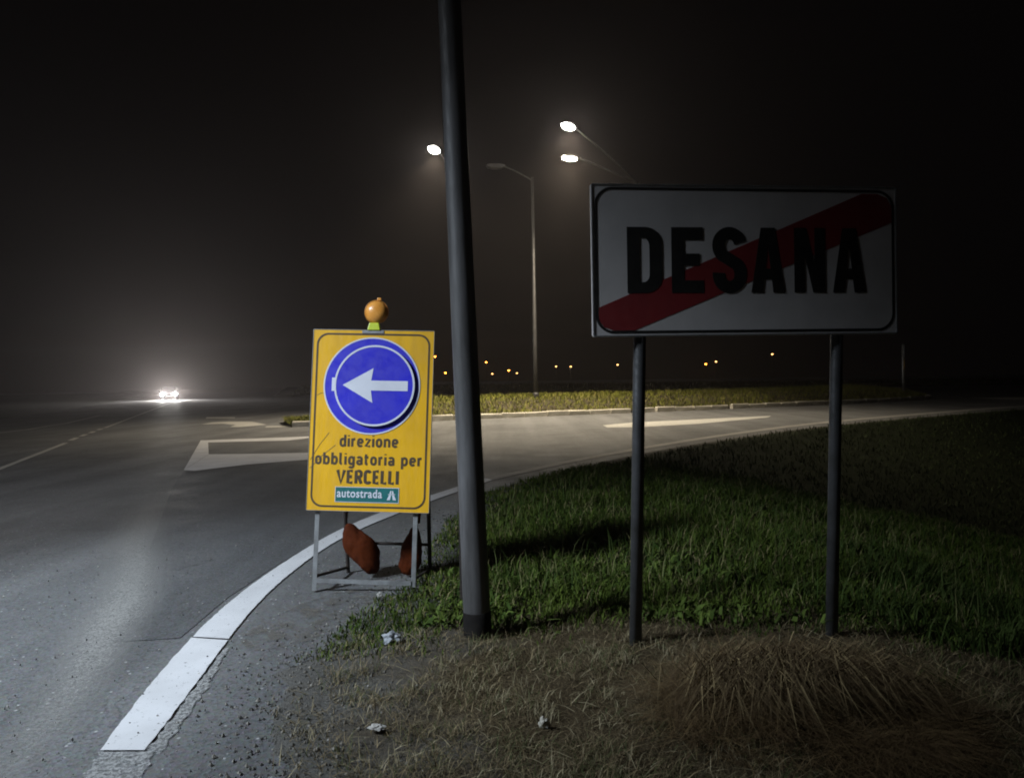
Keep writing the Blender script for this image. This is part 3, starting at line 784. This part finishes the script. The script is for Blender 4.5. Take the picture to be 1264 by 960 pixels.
# ------------------------------------------------------------------ town exit sign
def town_sign():
    BL = Vector((.441, 4.15, 1.724)); BR = Vector((2.188, 4.36, 1.724)); TL = Vector((.459, 4.15, 2.551))
    u = (BR - BL); W = u.length; H = .825
    Mx = frame_from(BL + u / 2, u, TL - BL)
    org = BL + u / 2; org.z = 0; base = Mx.to_3x3() @ Vector((0, .05, 0))
    root = empty('town_sign', 'large white rectangular town exit sign crossed by a red bar, on two posts', 'road sign', mat=Matrix.Translation(Vector((org.x, org.y, 0))) @ Mx.to_3x3().to_4x4())
    z0 = 1.724 / Mx[2][2]
    off = root.matrix_world.inverted() @ Mx.translation
    def put(o, y=0):
        o.location = off; return o
    put(MB().prism(rrect(W, H, .012, 0, H / 2, 3), 0, .022).build('panel', M['grey_sheet'], root))
    put(MB().band(rrect(W - .004, H - .004, .010, 0, H / 2, 3), rrect(W - .016, H - .016, .008, 0, H / 2, 3), -.004, .0).build('rim', M['galv'], root))
    bd = put(MB().band(rrect(W - .034, H - .036, .10, 0, H / 2), rrect(W - .062, H - .064, .087, 0, H / 2), -.0020, -.0004).build('border', M['black'], root))
    k = 1.62e-3; kz = 1.555e-3
    P = lambda x, y: ((x - 638) * k, (643 - y) * kz)
    bar = [P(*q) for q in ((117, 541), (1052, 138), (1110, 138), (1145, 152), (1163, 185), (1163, 240), (238, 621), (165, 621), (135, 610), (117, 585))]
    put(MB().prism(bar, -.0016, -.0004).build('diagonal_bar', M['red_sheet'], root))
    # lettering D E S A N A, heavy condensed capitals
    y0, y1 = 262, 492
    def arc(cx, cy, rx, ry, a0, a1, n=10): return [(cx + rx * math.cos(R(a0 + (a1 - a0) * i / n)), cy + ry * math.sin(R(a0 + (a1 - a0) * i / n))) for i in range(n + 1)]
    def quads(b, outer, inner):
        n = len(outer)
        for i in range(n - 1):
            b.prism([P(*outer[i]), P(*outer[i + 1]), P(*inner[i + 1]), P(*inner[i])], -.0034, -.0018)
    def letter(ch, x0, x1):
        b = MB(); st = 44
        bx = lambda a, c, d, e: b.prism([P(a, c), P(d, c), P(d, e), P(a, e)], -.0034, -.0018)
        if ch == 'D':
            bx(x0, y0, x0 + st, y1)
            o = [(x0 + st, y0), (x0 + 62, y0)] + arc(x0 + 62, y0 + 58, x1 - x0 - 62, 58, -90, 0) + arc(x0 + 62, y1 - 58, x1 - x0 - 62, 58, 0, 90) + [(x0 + st, y1)]
            i = [(x0 + st, y0 + 38), (x0 + 56, y0 + 38)] + arc(x0 + 56, y0 + 66, x1 - x0 - 56 - 44, 28, -90, 0) + arc(x0 + 56, y1 - 66, x1 - x0 - 56 - 44, 28, 0, 90) + [(x0 + st, y1 - 38)]
            quads(b, o, i)
        elif ch == 'E':
            bx(x0, y0, x0 + st, y1)
            for a, c, e in ((y0, y0 + 44, x1), (y0 + 92, y0 + 134, x1 - 12), (y1 - 44, y1, x1 + 2)): bx(x0 + st, a, e, c)
        elif ch == 'S':
            cx = (x0 + x1) / 2; rx = (x1 - x0) / 2
            mid = arc(cx, y0 + 62, rx - 20, 42, -12, -180, 12) + arc(cx - 4, y0 + 62, rx - 24, 46, 180, 128, 5)[1:]
            mid += [(cx - 14, y0 + 104), (cx + 14, y0 + 122)] + arc(cx + 2, y1 - 66, rx - 22, 46, -50, 0, 5) + arc(cx, y1 - 62, rx - 20, 42, 0, 192, 12)[1:]
            hw = 22; Lf = []; Rt = []
            for i in range(len(mid)):
                a = Vector(mid[max(i - 1, 0)]); c = Vector(mid[min(i + 1, len(mid) - 1)]); t = (c - a).normalized(); n = Vector((-t.y, t.x)) * hw
                m_ = Vector(mid[i]); Lf.append(tuple(m_ + n)); Rt.append(tuple(m_ - n))
            quads(b, Lf, Rt)
        elif ch == 'A':
            cx = (x0 + x1) / 2
            b.prism([P(cx - 25, y0), P(cx, y0), P(cx, y0 + 62), P(x0 + 42, y1), P(x0, y1)], -.0034, -.0018)
            b.prism([P(cx, y0), P(cx + 25, y0), P(x1, y1), P(x1 - 42, y1), P(cx, y0 + 62)], -.0034, -.0018)
            b.prism([P(cx - 22, y0 + 145), P(cx + 22, y0 + 145), P(cx + 30, y0 + 182), P(cx - 30, y0 + 182)], -.0033, -.0019)
        elif ch == 'N':
            bx(x0, y0, x0 + 38, y1); bx(x1 - 38, y0, x1, y1)
            b.prism([P(x0 + 38, y0), P(x0 + 44, y0), P(x1 - 38, y0 + 135), P(x1 - 38, y1), P(x1 - 44, y1), P(x0 + 38, y0 + 95)], -.0034, -.0018)
        return put(b.build('letter', M['black'], root))
    for ch, a, c in (('D', 215, 336), ('E', 368, 478), ('S', 513, 630), ('A', 648, 769), ('N', 803, 915), ('A', 943, 1064)): letter(ch, a, c)
    inv = root.matrix_world.inverted()
    for (b0, b1) in (((.652, 4.23, -.15), (.731, 4.21, 2.50)), ((1.795, 4.375, -.15), (1.876, 4.355, 2.50))):
        p0, p1 = inv @ Vector(b0), inv @ Vector(b1)
        p1.y = p0.y
        po = MB().tube([p0, p1], .034, 20).build('post', M['galv_dark'], root, True)
        MB().lathe([(.036, 0), (.036, .02), (0, .026)], Matrix.Translation(p1 - Vector((0, 0, .004))), 20).build('cap', M['pole_base'], po, True)
        for zz in (1.82, 2.42):
            t = (zz - p0.z) / (p1.z - p0.z); c = p0.lerp(p1, t)
            MB().lathe([(.034, -.02), (.0395, -.02), (.0395, .02), (.034, .02)], Matrix.Translation(c), 20).build('clamp', M['galv'], po)
    for zz in (.12, .70):
        put(MB().box((0, .031, zz), (W - .1, .018, .04)).build('rail', M['galv'], root))
town_sign()

# ------------------------------------------------------------------ temporary yellow sign on its stand
def work_sign():
    BL = Vector((-1.499, 5.54, .592)); BR = Vector((-.613, 5.50, .56)); TL = Vector((-1.433, 5.66, 1.9))
    u = BR - BL; v = TL - BL
    A = frame_from(BL + u / 2, u, v)
    W, H = .888, 1.312; z0 = .575
    o0 = A @ Vector((0, 0, -z0)); A.translation = o0
    root = empty('roadworks_sign', 'yellow temporary diversion sign with a blue left arrow disc on a steel stand', 'road sign', mat=A)
    K = lambda pts: [(x, z + z0) for x, z in pts]
    MB().prism(K(rrect(W, H, .006, 0, H / 2, 2)), 0, .018).build('panel', M['yellow'], root)
    MB().band(K(rrect(W + .006, H + .006, .006, 0, H / 2, 2)), K(rrect(W - .0004, H - .0004, .005, 0, H / 2, 2)), -.003, .024).build('rim', M['galv'], root)
    MB().band(K(rrect(W - .052, H - .048, .085, 0, H / 2)), K(rrect(W - .078, H - .074, .074, 0, H / 2)), -.0016, -.0004).build('border', M['brown_print'], root)
    cz = .905
    d = MB().prism(K(circ(.353, 0, cz)), -.003, -.0004).build('disc', M['blue'], root)
    MB().band(K(circ(.355, 0, cz)), K(circ(.345, 0, cz)), -.0042, -.0030).build('ring', M['white'], d)
    MB().prism(K([(-.294, cz - .043), (-.271, cz - .043), (-.271, cz + .055), (-.294, cz + .055)]), -.0044, -.0032).build('old_arrow_end', M['white'], d)
    pc = .024
    p = MB().prism(K(circ(.294, pc, cz)), -.026, -.022).build('overlay_disc', M['blue'], root)
    MB().band(K(circ(.2945, pc, cz)), K(circ(.281, pc, cz)), -.0274, -.0262).build('ring', M['white'], p)
    ar = [(-.208, cz), (.014, cz + .126), (.0, cz + .036), (.268, cz + .036), (.268, cz - .036), (.0, cz - .036), (.014, cz - .126)]
    MB().prism(K(ar), -.0274, -.0262).build('arrow', M['white'], p)
    for x, z in ((pc, cz + .2), (pc, cz - .2), (pc + .2, cz), (pc - .2, cz)):
        MB().tube([(x, -.003, z + z0), (x, -.022, z + z0)], .012, 10).build('spacer', M['galv'], p)
    def ell(cx, cy, rx, ry, a0, a1, n=14):
        out = []
        for i in range(n + 1):
            a = R(a0 + (a1 - a0) * i / n); c, s_ = math.cos(a), math.sin(a)
            out.append((cx + rx * math.copysign(abs(c) ** .8, c), cy + ry * math.copysign(abs(s_) ** .8, s_)))
        return out
    o_ = ell(.33, .5, .24, .41, 0, 360, 24)
    G = {'o': (.66, [o_]), 'd': (.66, [o_, [(.57, 0), (.57, 1.42)]]), 'b': (.66, [o_, [(.09, 0), (.09, 1.42)]]), 'p': (.66, [o_, [(.09, -.4), (.09, 1)]]),
         'g': (.66, [o_, [(.57, 1), (.57, -.08)] + ell(.33, -.08, .24, .24, 0, -150, 8)]), 'i': (.18, [[(.09, 0), (.09, 1)], [(.09, 1.24), (.09, 1.36)]]),
         'l': (.34, [[(.09, 1.42), (.09, .25)] + ell(.27, .25, .18, .16, 180, 270, 5)]), 't': (.44, [[(.16, 1.28), (.16, .25)] + ell(.33, .25, .17, .16, 180, 275, 5), [(0, .92), (.42, .92)]]),
         'r': (.42, [[(.09, 0), (.09, 1)], ell(.36, .62, .27, .29, 180, 85, 6)]), 'n': (.66, [[(.09, 0), (.09, 1)], ell(.33, .62, .24, .29, 180, 0, 10) + [(.57, 0)]]),
         'e': (.66, [[(.09, .5), (.57, .5)], ell(.33, .5, .24, .41, 0, 318, 20)]), 'z': (.56, [[(.02, .91), (.52, .91), (.04, .09), (.54, .09)]]),
         'a': (.64, [[(.55, 0), (.55, .66)] + ell(.32, .66, .23, .25, 0, 155, 8), ell(.32, .29, .22, .20, 0, 360, 16)]), ' ': (.34, []),
         'V': (.70, [[(.04, 1.42), (.35, .02), (.66, 1.42)]]), 'E': (.52, [[(.5, 1.33), (.09, 1.33), (.09, .09), (.5, .09)], [(.09, .72), (.44, .72)]]),
         'R': (.62, [[(.09, 0), (.09, 1.33), (.34, 1.33)] + ell(.34, 1.02, .22, .31, 90, -90, 10) + [(.09, .71)], [(.34, .71), (.58, 0)]]),
         'C': (.60, [ell(.33, 1.02, .24, .31, 20, 180, 9) + ell(.33, .40, .24, .31, 180, 340, 9)]), 'L': (.48, [[(.09, 1.42), (.09, .09), (.48, .09)]]), 'I': (.18, [[(.09, 0), (.09, 1.42)]])}
    def din(txt, xh, wd, st):
        adv = sum(G[c][0] for c in txt) + .22 * (len(txt) - 1); k = wd / (adv * xh); x = -adv / 2
        words = [MB()]
        for c in txt:
            if c == ' ': words.append(MB())
            for pl in G[c][1]:
                words[-1].tube([((x + px_) * xh * k, 0, pz * xh) for px_, pz in pl], st * xh / 2, 8)
            x += G[c][0] + .22
        for b in words:
            for v in b.bm.verts: v.co.y *= .03
        return words
    for txt, wd, z, xh, st in (('direzione', .425, .461, .060, .29), ('obbligatoria per', .775, .331, .060, .29), ('VERCELLI', .445, .197, .067, .34)):
        for b in din(txt, xh, wd, st):
            for v in b.bm.verts: v.co += Vector((-.006, -.0012, z + z0))
            b.build('lettering', M['brown_print'], root)
    for txt, wd, z, sz, bold, sp in () and (('direzione', .428, .461, .126, .0032, 1.1), ('obbligatoria per', .775, .331, .126, .0032, 1.1), ('VERCELLI', .450, .194, .138, .0046, 1.1)):
        o = link('lettering', text_mesh(txt, sz, wd, bold, sp), M['brown_print'], root)
        o.location = (-.006, -.0018, z + z0)
    gp = MB().prism(K([(-.238, .062), (.226, .062), (.226, .172), (-.238, .172)]), -.0020, -.0004).build('motorway_plate', M['green_sheet'], root)
    MB().band(K([(-.238, .062), (.226, .062), (.226, .172), (-.238, .172)]), K([(-.234, .066), (.222, .066), (.222, .168), (-.234, .168)]), -.0030, -.0021).build('plate_edge', M['white'], gp)
    o = link('lettering', text_mesh('autostrada', .085, .328, .0016, 1.08), M['white'], gp); o.location = (-.060, -.0034, .098 + z0)
    mb = MB(); sx, sz0 = .173, .084
    for s in (-1, 1):
        mb.prism(K([(sx + s * .034, sz0), (sx + s * .010, sz0), (sx + s * .004, sz0 + .036), (sx + s * .018, sz0 + .036)]), -.0034, -.0022)
        mb.prism(K([(sx + s * .016, sz0 + .044), (sx + s * .0035, sz0 + .044), (sx + s * .002, sz0 + .066), (sx + s * .010, sz0 + .066)]), -.0034, -.0022)
    mb.prism(K([(sx - .026, sz0 + .038), (sx + .026, sz0 + .038), (sx + .026, sz0 + .043), (sx - .026, sz0 + .043)]), -.0034, -.0022)
    mb.build('motorway_symbol', M['white'], gp)
    for (xa, za), (xb, zb_) in (((-.43, .36), (-.30, .56)), ((-.43, .30), (-.25, .47)), ((-.40, .83), (-.335, .84))):
        MB().tube([(xa, -.0008, za + z0), ((xa + xb) / 2, -.0008, (za + zb_) / 2 + z0 + .012), (xb, -.0008, zb_ + z0)], .0016, 5).build('scratch', M['brown_print'], root)
    # stand: two front legs in angle steel, a cross bar, two rear legs, spreader
    xl, xr = -.370, .345
    for x, zb in ((xl, .0), (xr, .045)):
        b = MB(); b.box((x, .030, (zb + 1.85) / 2), (.032, .004, 1.85 - zb)); b.box((x - .014 * (1 if x < 0 else -1), .046, (zb + 1.85) / 2), (.004, .03, 1.85 - zb))
        b.build('front_leg', M['galv'], root)
    MB().box(((xl + xr) / 2, .026, .072), (xr - xl - .03, .012, .030)).build('front_crossbar', M['galv'], root)
    for x, zb in ((xl + .10, .0), (xr + .035, .05)):
        MB().tube([(x, .62, zb - .02), (x, .06, 1.55)], .016, 8).build('rear_leg', M['rust'], root)
    MB().tube([(xl + .10, .5, .29), (xr + .035, .5, .29)], .012, 8).build('rear_crossbar', M['rust'], root)
    for x0, x1 in ((xl, xl + .10), (xr, xr + .035)):
        MB().tube([(x0, .04, .10), (x1, .60, .085)], .012, 8).build('side_brace', M['rust'], root)
    # bag of the ballast hang from the stand: things of their own, built below
    # warning lamp clamped on the top edge
    t = z0 + H
    lm = MB().box((.0, .012, t + .028), (.095, .055, .056), taper=.74).build('lamp_body', M['lime'], root, bevel=.006)
    MB().box((-.005, .02, t - .012), (.16, .05, .02)).build('clamp_bar', M['galv'], lm)
    prof = [(0, -.05), (.035, -.047), (.062, -.036), (.078, -.018), (.085, 0), (.078, .018), (.062, .036), (.035, .047), (0, .05)]
    ln = MB().lathe(prof, Matrix.Translation((.012, .012, t + .055 + .083)) @ Matrix.Rotation(PI / 2, 4, 'X'), 40).build('lens', M['amber'], root, True)
    MB().lathe([(.0862, -.006), (.0885, -.006), (.0885, .006), (.0862, .006)], Matrix.Translation((.012, .012, t + .138)) @ Matrix.Rotation(PI / 2, 4, 'X'), 40).build('lens_rim', M['amber'], ln, True)
    MB().box((.030, .012, t + .138 + .094), (.030, .026, .022)).build('lens_knob', M['amber'], ln, bevel=.004)
    # ballast bags: sagging cloth bags tied to the rear legs
    def bag(label, pts, thick, loc):
        r = empty('ballast_bag', label, 'ballast bag', mat=A @ Matrix.Translation(loc), group='orange ballast bags on the sign stand')
        n = len(pts); bm = MB()
        cx = sum(p[0] for p in pts) / n; cz_ = sum(p[1] for p in pts) / n
        rings = []
        for k, dy in ((.55, -1.0), (.86, -.72), (1.0, 0.0), (.86, .72), (.55, 1.0)):
            rings.append([bm.bm.verts.new((cx + (x - cx) * k + .006 * math.sin(9 * z + dy), dy * thick / 2 * (1 + .25 * math.sin(7 * x + 5 * z)), cz_ + (z - cz_) * k)) for x, z in pts])
        for q, g in zip(rings, rings[1:]):
            for i in range(n): bm.bm.faces.new((q[i], q[(i + 1) % n], g[(i + 1) % n], g[i]))
        bm.bm.faces.new(rings[0][::-1]); bm.bm.faces.new(rings[-1])
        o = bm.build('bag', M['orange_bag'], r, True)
        tx = bpy.data.textures.new('bag_folds', 'CLOUDS'); tx.noise_scale = .10; tx.noise_depth = 3
        md = o.modifiers.new('soft', 'SUBSURF'); md.levels = 3; md.render_levels = 3
        md = o.modifiers.new('folds', 'DISPLACE'); md.texture = tx; md.strength = .038; md.mid_level = .5
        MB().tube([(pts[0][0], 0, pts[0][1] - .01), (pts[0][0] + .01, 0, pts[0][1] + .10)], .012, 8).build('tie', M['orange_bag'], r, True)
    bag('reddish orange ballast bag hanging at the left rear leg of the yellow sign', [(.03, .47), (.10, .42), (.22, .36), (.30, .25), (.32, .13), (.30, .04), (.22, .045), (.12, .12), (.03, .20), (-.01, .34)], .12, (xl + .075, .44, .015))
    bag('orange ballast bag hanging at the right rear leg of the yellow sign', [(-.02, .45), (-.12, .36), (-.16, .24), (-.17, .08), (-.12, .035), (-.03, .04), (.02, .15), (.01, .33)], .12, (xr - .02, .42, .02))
work_sign()

# ------------------------------------------------------------------ litter
def crumple(name, label, cat, loc, size, mat, seed):
    bm = bmesh.new(); bmesh.ops.create_icosphere(bm, subdivisions=3, radius=1)
    for v in bm.verts:
        c = v.co.copy()
        n = noise.noise(c * 1.7 + Vector((seed, 0, 0))) * .55 + noise.noise(c * 4 + Vector((seed, 5, 0))) * .3
        c *= (.8 + n); v.co = (c.x * size[0] / 2, c.y * size[1] / 2, max(c.z, -.6) * size[2] / 2)
    me = bpy.data.meshes.new(name); bm.to_mesh(me); bm.free()
    o = link(name, me, mat); o.location = loc
    return tag(o, label, cat)
def zz(x, y): return float(vz(x, y))
crumple('plastic_litter', 'crumpled clear plastic litter in the grass left of the tall pole', 'litter', (-.706, 4.324, zz(-.706, 4.324) + .035), (.12, .08, .08), M['plastic'], 1)
crumple('paper_scrap', 'small white paper scrap lying flat on the dry grass in the foreground', 'litter', (-.599, 3.244, zz(-.6, 3.24) + .025), (.075, .05, .025), M['paper'], 5)
crumple('plastic_scrap', 'thin pale plastic scrap sticking up from the dry foreground grass', 'litter', (.11, 3.203, zz(.11, 3.2) + .03), (.05, .035, .06), M['kerb'], 9)
crumple('pebble', 'small pale pebble on the dirt in front of the yellow sign', 'pebble', (-.941, 5.319, zz(-.94, 5.3) + .015), (.045, .03, .05), M['paper'], 13)

# ------------------------------------------------------------------ street lamps
def spot(parent, loc, energy, col, size=122, blend=.5, aim=(0, 0, -1), radius=.15):
    l = bpy.data.lights.new('lamp_light', 'SPOT'); l.energy = energy; l.color = col
    l.spot_size = R(size); l.spot_blend = blend; l.shadow_soft_size = radius
    o = bpy.data.objects.new('lamp_light', l); C.objects.link(o); o.parent = parent
    o.location = loc; o.rotation_euler = Vector(aim).to_track_quat('-Z', 'Y').to_euler()
    return o

def street_lamp(label, base, H, heads, group, r0=.085, r1=.05):
    root = empty('street_lamp', label, 'street lamp', base, group=group)
    MB().tube([(0, 0, 0), (0, 0, H * .3), (0, 0, H)], [r0, r0 * .9, r1], 14).build('pole', M['lamp_grey'], root, True)
    MB().lathe([(r0 * 1.5, 0), (r0 * 1.5, .35), (r0 * 1.02, .42)], n=14).build('base_sleeve', M['lamp_grey'], root)
    for (hx, hy, hz), lens, en, col in heads:
        e = Vector((hx, hy, hz)); d = Vector((hx, hy, 0)); L = d.length; d.normalize()
        pts = []
        for k in range(11):
            t = k / 10
            pts.append(d * (L * (1 - (1 - t) ** 1.5)) + Vector((0, 0, H - .15 + (hz - H + .15) * (1 - (1 - t) ** 2))))
        arm = MB().tube(pts, .032, 8).build('arm', M['lamp_grey'], root, True)
        M4 = frame_from(e, d, Vector((0, 0, 1)))
        hd = MB()
        prof = [(-.15, .035), (.10, .075), (.55, .06), (.70, .02), (.70, -.03), (.52, -.055), (0, -.055), (-.15, -.03)]
        hd.prism(prof, -.15, .15)
        bmesh.ops.transform(hd.bm, matrix=M4, verts=hd.bm.verts)
        hd.build('lamp_head', M['lamp_grey'], root, bevel=.012)
        ln = MB(); ln.lathe([(.0, -.16), (.14, -.15), (.21, -.115), (.22, -.056), (0, -.056)], Matrix.Translation((.33, 0, 0)) @ Matrix.Diagonal((1.6, .85, 1, 1)), 20)
        bmesh.ops.transform(ln.bm, matrix=M4, verts=ln.bm.verts)
        ln.build('lens', M[lens], root, True)
        if en: spot(root, M4 @ Vector((.33, 0, -.19)), en, col)
    return root
WARM = (1.0, .84, .60)
street_lamp('lit street lamp whose head shows just left of the tall leaning pole', (-2.00, 33.4, .3), 9.9, [((-.75, -3.6, 10.1), 'lens', LAMP_W, WARM)], 'street lamps at the junction')
street_lamp('twin headed lit street lamp standing behind the town sign', (5.75, 34.0, .3), 9.8, [((-3.28, -4.7, 10.75), 'lens', LAMP_W, WARM), ((-2.9, -1.7, 10.45), 'lens_warm', LAMP_W * .55, (1.0, .84, .6))], 'street lamps at the junction')
street_lamp('unlit street lamp on a thin pole between the leaning pole and the town sign', (1.10, 35.5, .5), 10.3, [((-1.4, -.3, 10.75), 'lens_off', 0, None)], 'street lamps at the junction', .1, .06)
# the lamp across the road beside the photographer lights the foreground
def near_lamp():
    r = street_lamp('lit street lamp across the road beside the photographer', (-9.0, .2, 0), 6.2, [((1.9, .9, 6.3), 'lens_cool', 0, None)], 'street lamps at the junction')
    p = Vector((2.25, 1.1, 6.05)); tgt = Vector((-2.2, 4.85, .1)) - Vector((-9.0, .2, 0))
    spot(r, p, NEAR_W, (.78, .89, 1.0), 54.5, 1.0, tgt - p, .7)
    p2 = p + Vector((-.2, .1, .02))
    spot(r, p2, 2600.0, (.92, .95, 1.0), 88, 1.0, Vector((-8.5, 11.5, 0)) - Vector((-9.0, .2, 0)) - p2, .12)  # extra spot added under the same head to brighten the road ahead
near_lamp()

# far lamps beyond the fields
def far_lamp(x, y, z, mat, label):
    root = empty('distant_street_lamp', label, 'street lamp', (x, y, 0), group='distant lamps on the horizon')
    MB().tube([(0, .4, -3.1), (0, .4, z + .2)], [.12, .07], 6).build('pole', M['lamp_grey'], root)
    MB().box((0, 0, z + .14), (.5, .8, .12)).build('lamp_head', M['lamp_grey'], root)
    MB().lathe([(0, -.2), (.2, -.12), (.24, .07), (0, .075)], Matrix.Translation((0, -.1, z)), 10).build('lens', M[mat], root, True)
far_lamp(-19.84, 200, 7.96, 'sodium', 'tall far amber lamp just above the right edge of the yellow sign')
far_lamp(-17.2, 200, 3.7, 'sodium', 'low far amber lamp right of the yellow sign, left of the pole')
far_lamp(-6.6, 200, 6.26, 'sodium', 'far amber lamp just right of the leaning pole')
far_lamp(-.76, 200, 4.05, 'sodium', 'far amber lamp between the leaning pole and the thin lamp pole')
far_lamp(-5.8, 230, 3.5, 'sodium_pale', 'faint low far lamp close to the right side of the leaning pole')
far_lamp(1.55, 230, 3.6, 'sodium_pale', 'faint low far lamp left of the thin lamp pole')
far_lamp(12.7, 220, 5.2, 'sodium_pale', 'faint far lamp left of the pair below the town sign corner')
far_lamp(16.9, 220, 5.1, 'sodium_pale', 'faint far lamp nearest left of the town sign')
far_lamp(28.9, 210, 5.2, 'sodium_pale', 'pale far lamp beside the left post of the town sign')
far_lamp(51.7, 205, 4.9, 'sodium', 'amber far lamp under the middle of the town sign')
far_lamp(54.4, 205, 5.5, 'sodium_pale', 'dim far lamp right of the amber one under the town sign')
far_lamp(69.4, 205, 7.2, 'sodium_pale', 'dim high far lamp under the right half of the town sign')

# narrow sign at the end of the island
def end_post():
    root = empty('keep_left_post', 'narrow pale marker post at the right end of the traffic island', 'marker post', (22.9, 45, .05), R(63))
    MB().tube([(0, 0, 0), (0, 0, 3.15)], .075, 12).build('post', M['galv'], root, True)
    MB().prism(circ(.34, 0, 2.75, 32), -.056, -.046).build('disc', M['white'], root)
    MB().prism(rrect(.42, .55, .03, 0, 1.95), -.056, -.046).build('plate', M['yellow'], root)
end_post()

# ------------------------------------------------------------------ oncoming car
def car():
    root = empty('car', 'dark oncoming car with glaring white headlights far down the road on the left', 'car', (-37.6, 84.5, 0), math.atan2(.30, .95) * -1 + PI)
    root.rotation_euler = (0, 0, R(22))
    # local: front faces -y
    side = [(-2.10, .28), (-2.12, .55), (-2.02, .74), (-1.15, .92), (-.45, 1.38), (.75, 1.44), (1.55, 1.18), (2.02, 1.02), (2.10, .70), (2.06, .30)]
    def hull(ws, pts):
        b = MB(); secs = []
        for xx, ins in ws:
            secs.append([b.bm.verts.new((xx, y * ins[0], .28 + (z - .28) * ins[1])) for y, z in pts])
        for p, q in zip(secs, secs[1:]):
            for i in range(len(pts)): b.bm.faces.new((p[i], p[(i + 1) % len(pts)], q[(i + 1) % len(pts)], q[i]))
        b.bm.faces.new(secs[0]); b.bm.faces.new(secs[-1][::-1])
        return b
    hull([(-.87, (.93, .62)), (-.82, (.97, .8)), (-.66, (.99, 1)), (0, (1, 1.01)), (.66, (.99, 1)), (.82, (.97, .8)), (.87, (.93, .62))], side).build('body', M['car'], root, True)
    b = MB()
    vs = [b.bm.verts.new(q) for q in ((-.66, -1.10, .97), (.66, -1.10, .97), (.58, -.50, 1.375), (-.58, -.50, 1.375))]
    f = b.bm.faces.new(vs); ex = bmesh.ops.extrude_face_region(b.bm, geom=[f]); bmesh.ops.translate(b.bm, verts=[v for v in ex['geom'] if isinstance(v, bmesh.types.BMVert)], vec=(0, -.02, .03))
    b.build('windscreen', M['glass'], root)
    for s in (-1, 1):
        MB().box((s * .79, .1, 1.10), (.02, 1.5, .26), Matrix.Rotation(s * -.45, 3, 'Y')).build('side_window', M['glass'], root)
        MB().box((s * .98, -.72, .98), (.2, .1, .13)).build('wing_mirror', M['car'], root, bevel=.03)
        Mh = Matrix.Translation((s * .62, -2.09, .64)) @ Matrix.Rotation(PI / 2, 4, 'X')
        MB().lathe([(0, .06), (.07, .055), (.105, .03), (.115, 0), (.115, -.06), (0, -.06)], Mh, 18).build('headlight', M['head'], root, True)
        spot(root, (s * .62, -2.2, .64), CAR_W, (1.0, .96, .90), 100, .7, (0.0, -1, -.035), .09)
        for yy in (-1.32, 1.30):
            wh = MB().lathe([(.20, -.1), (.29, -.1), (.32, -.06), (.32, .06), (.29, .1), (.20, .1)], Matrix.Translation((s * .78, yy, .32)) @ Matrix.Rotation(PI / 2, 4, 'Y'), 22).build('wheel', M['rubber'], root, True)
            MB().lathe([(0, -.08), (.2, -.08), (.21, .08), (0, .08)], Matrix.Translation((s * .79, yy, .32)) @ Matrix.Rotation(PI / 2, 4, 'Y'), 18).build('rim', M['galv'], wh)
    MB().box((0, -2.11, .46), (1.0, .05, .16)).build('grille', M['rubber'], root)
    MB().box((0, -2.145, .44), (.52, .012, .11)).build('number_plate', M['plate'], root)
car()

# ------------------------------------------------------------------ night mist
hz = MB().box((0, 150, 7.5), (900, 400, 23.4)).build('haze', None)
hm = bpy.data.materials.new('haze'); hm.use_nodes = True
nt = hm.node_tree; nt.nodes.remove(nt.nodes['Principled BSDF'])
pv = N(nt, 'ShaderNodeVolumePrincipled')
pv.inputs['Color'].default_value = (.95, .87, .87, 1)
pv.inputs['Density'].default_value = HAZE
pv.inputs['Anisotropy'].default_value = .76
nt.links.new(pv.outputs[0], nt.nodes['Material Output'].inputs['Volume'])
hz.data.materials.append(hm)
tag(hz, 'thin night mist over the whole junction', 'haze', kind='stuff')
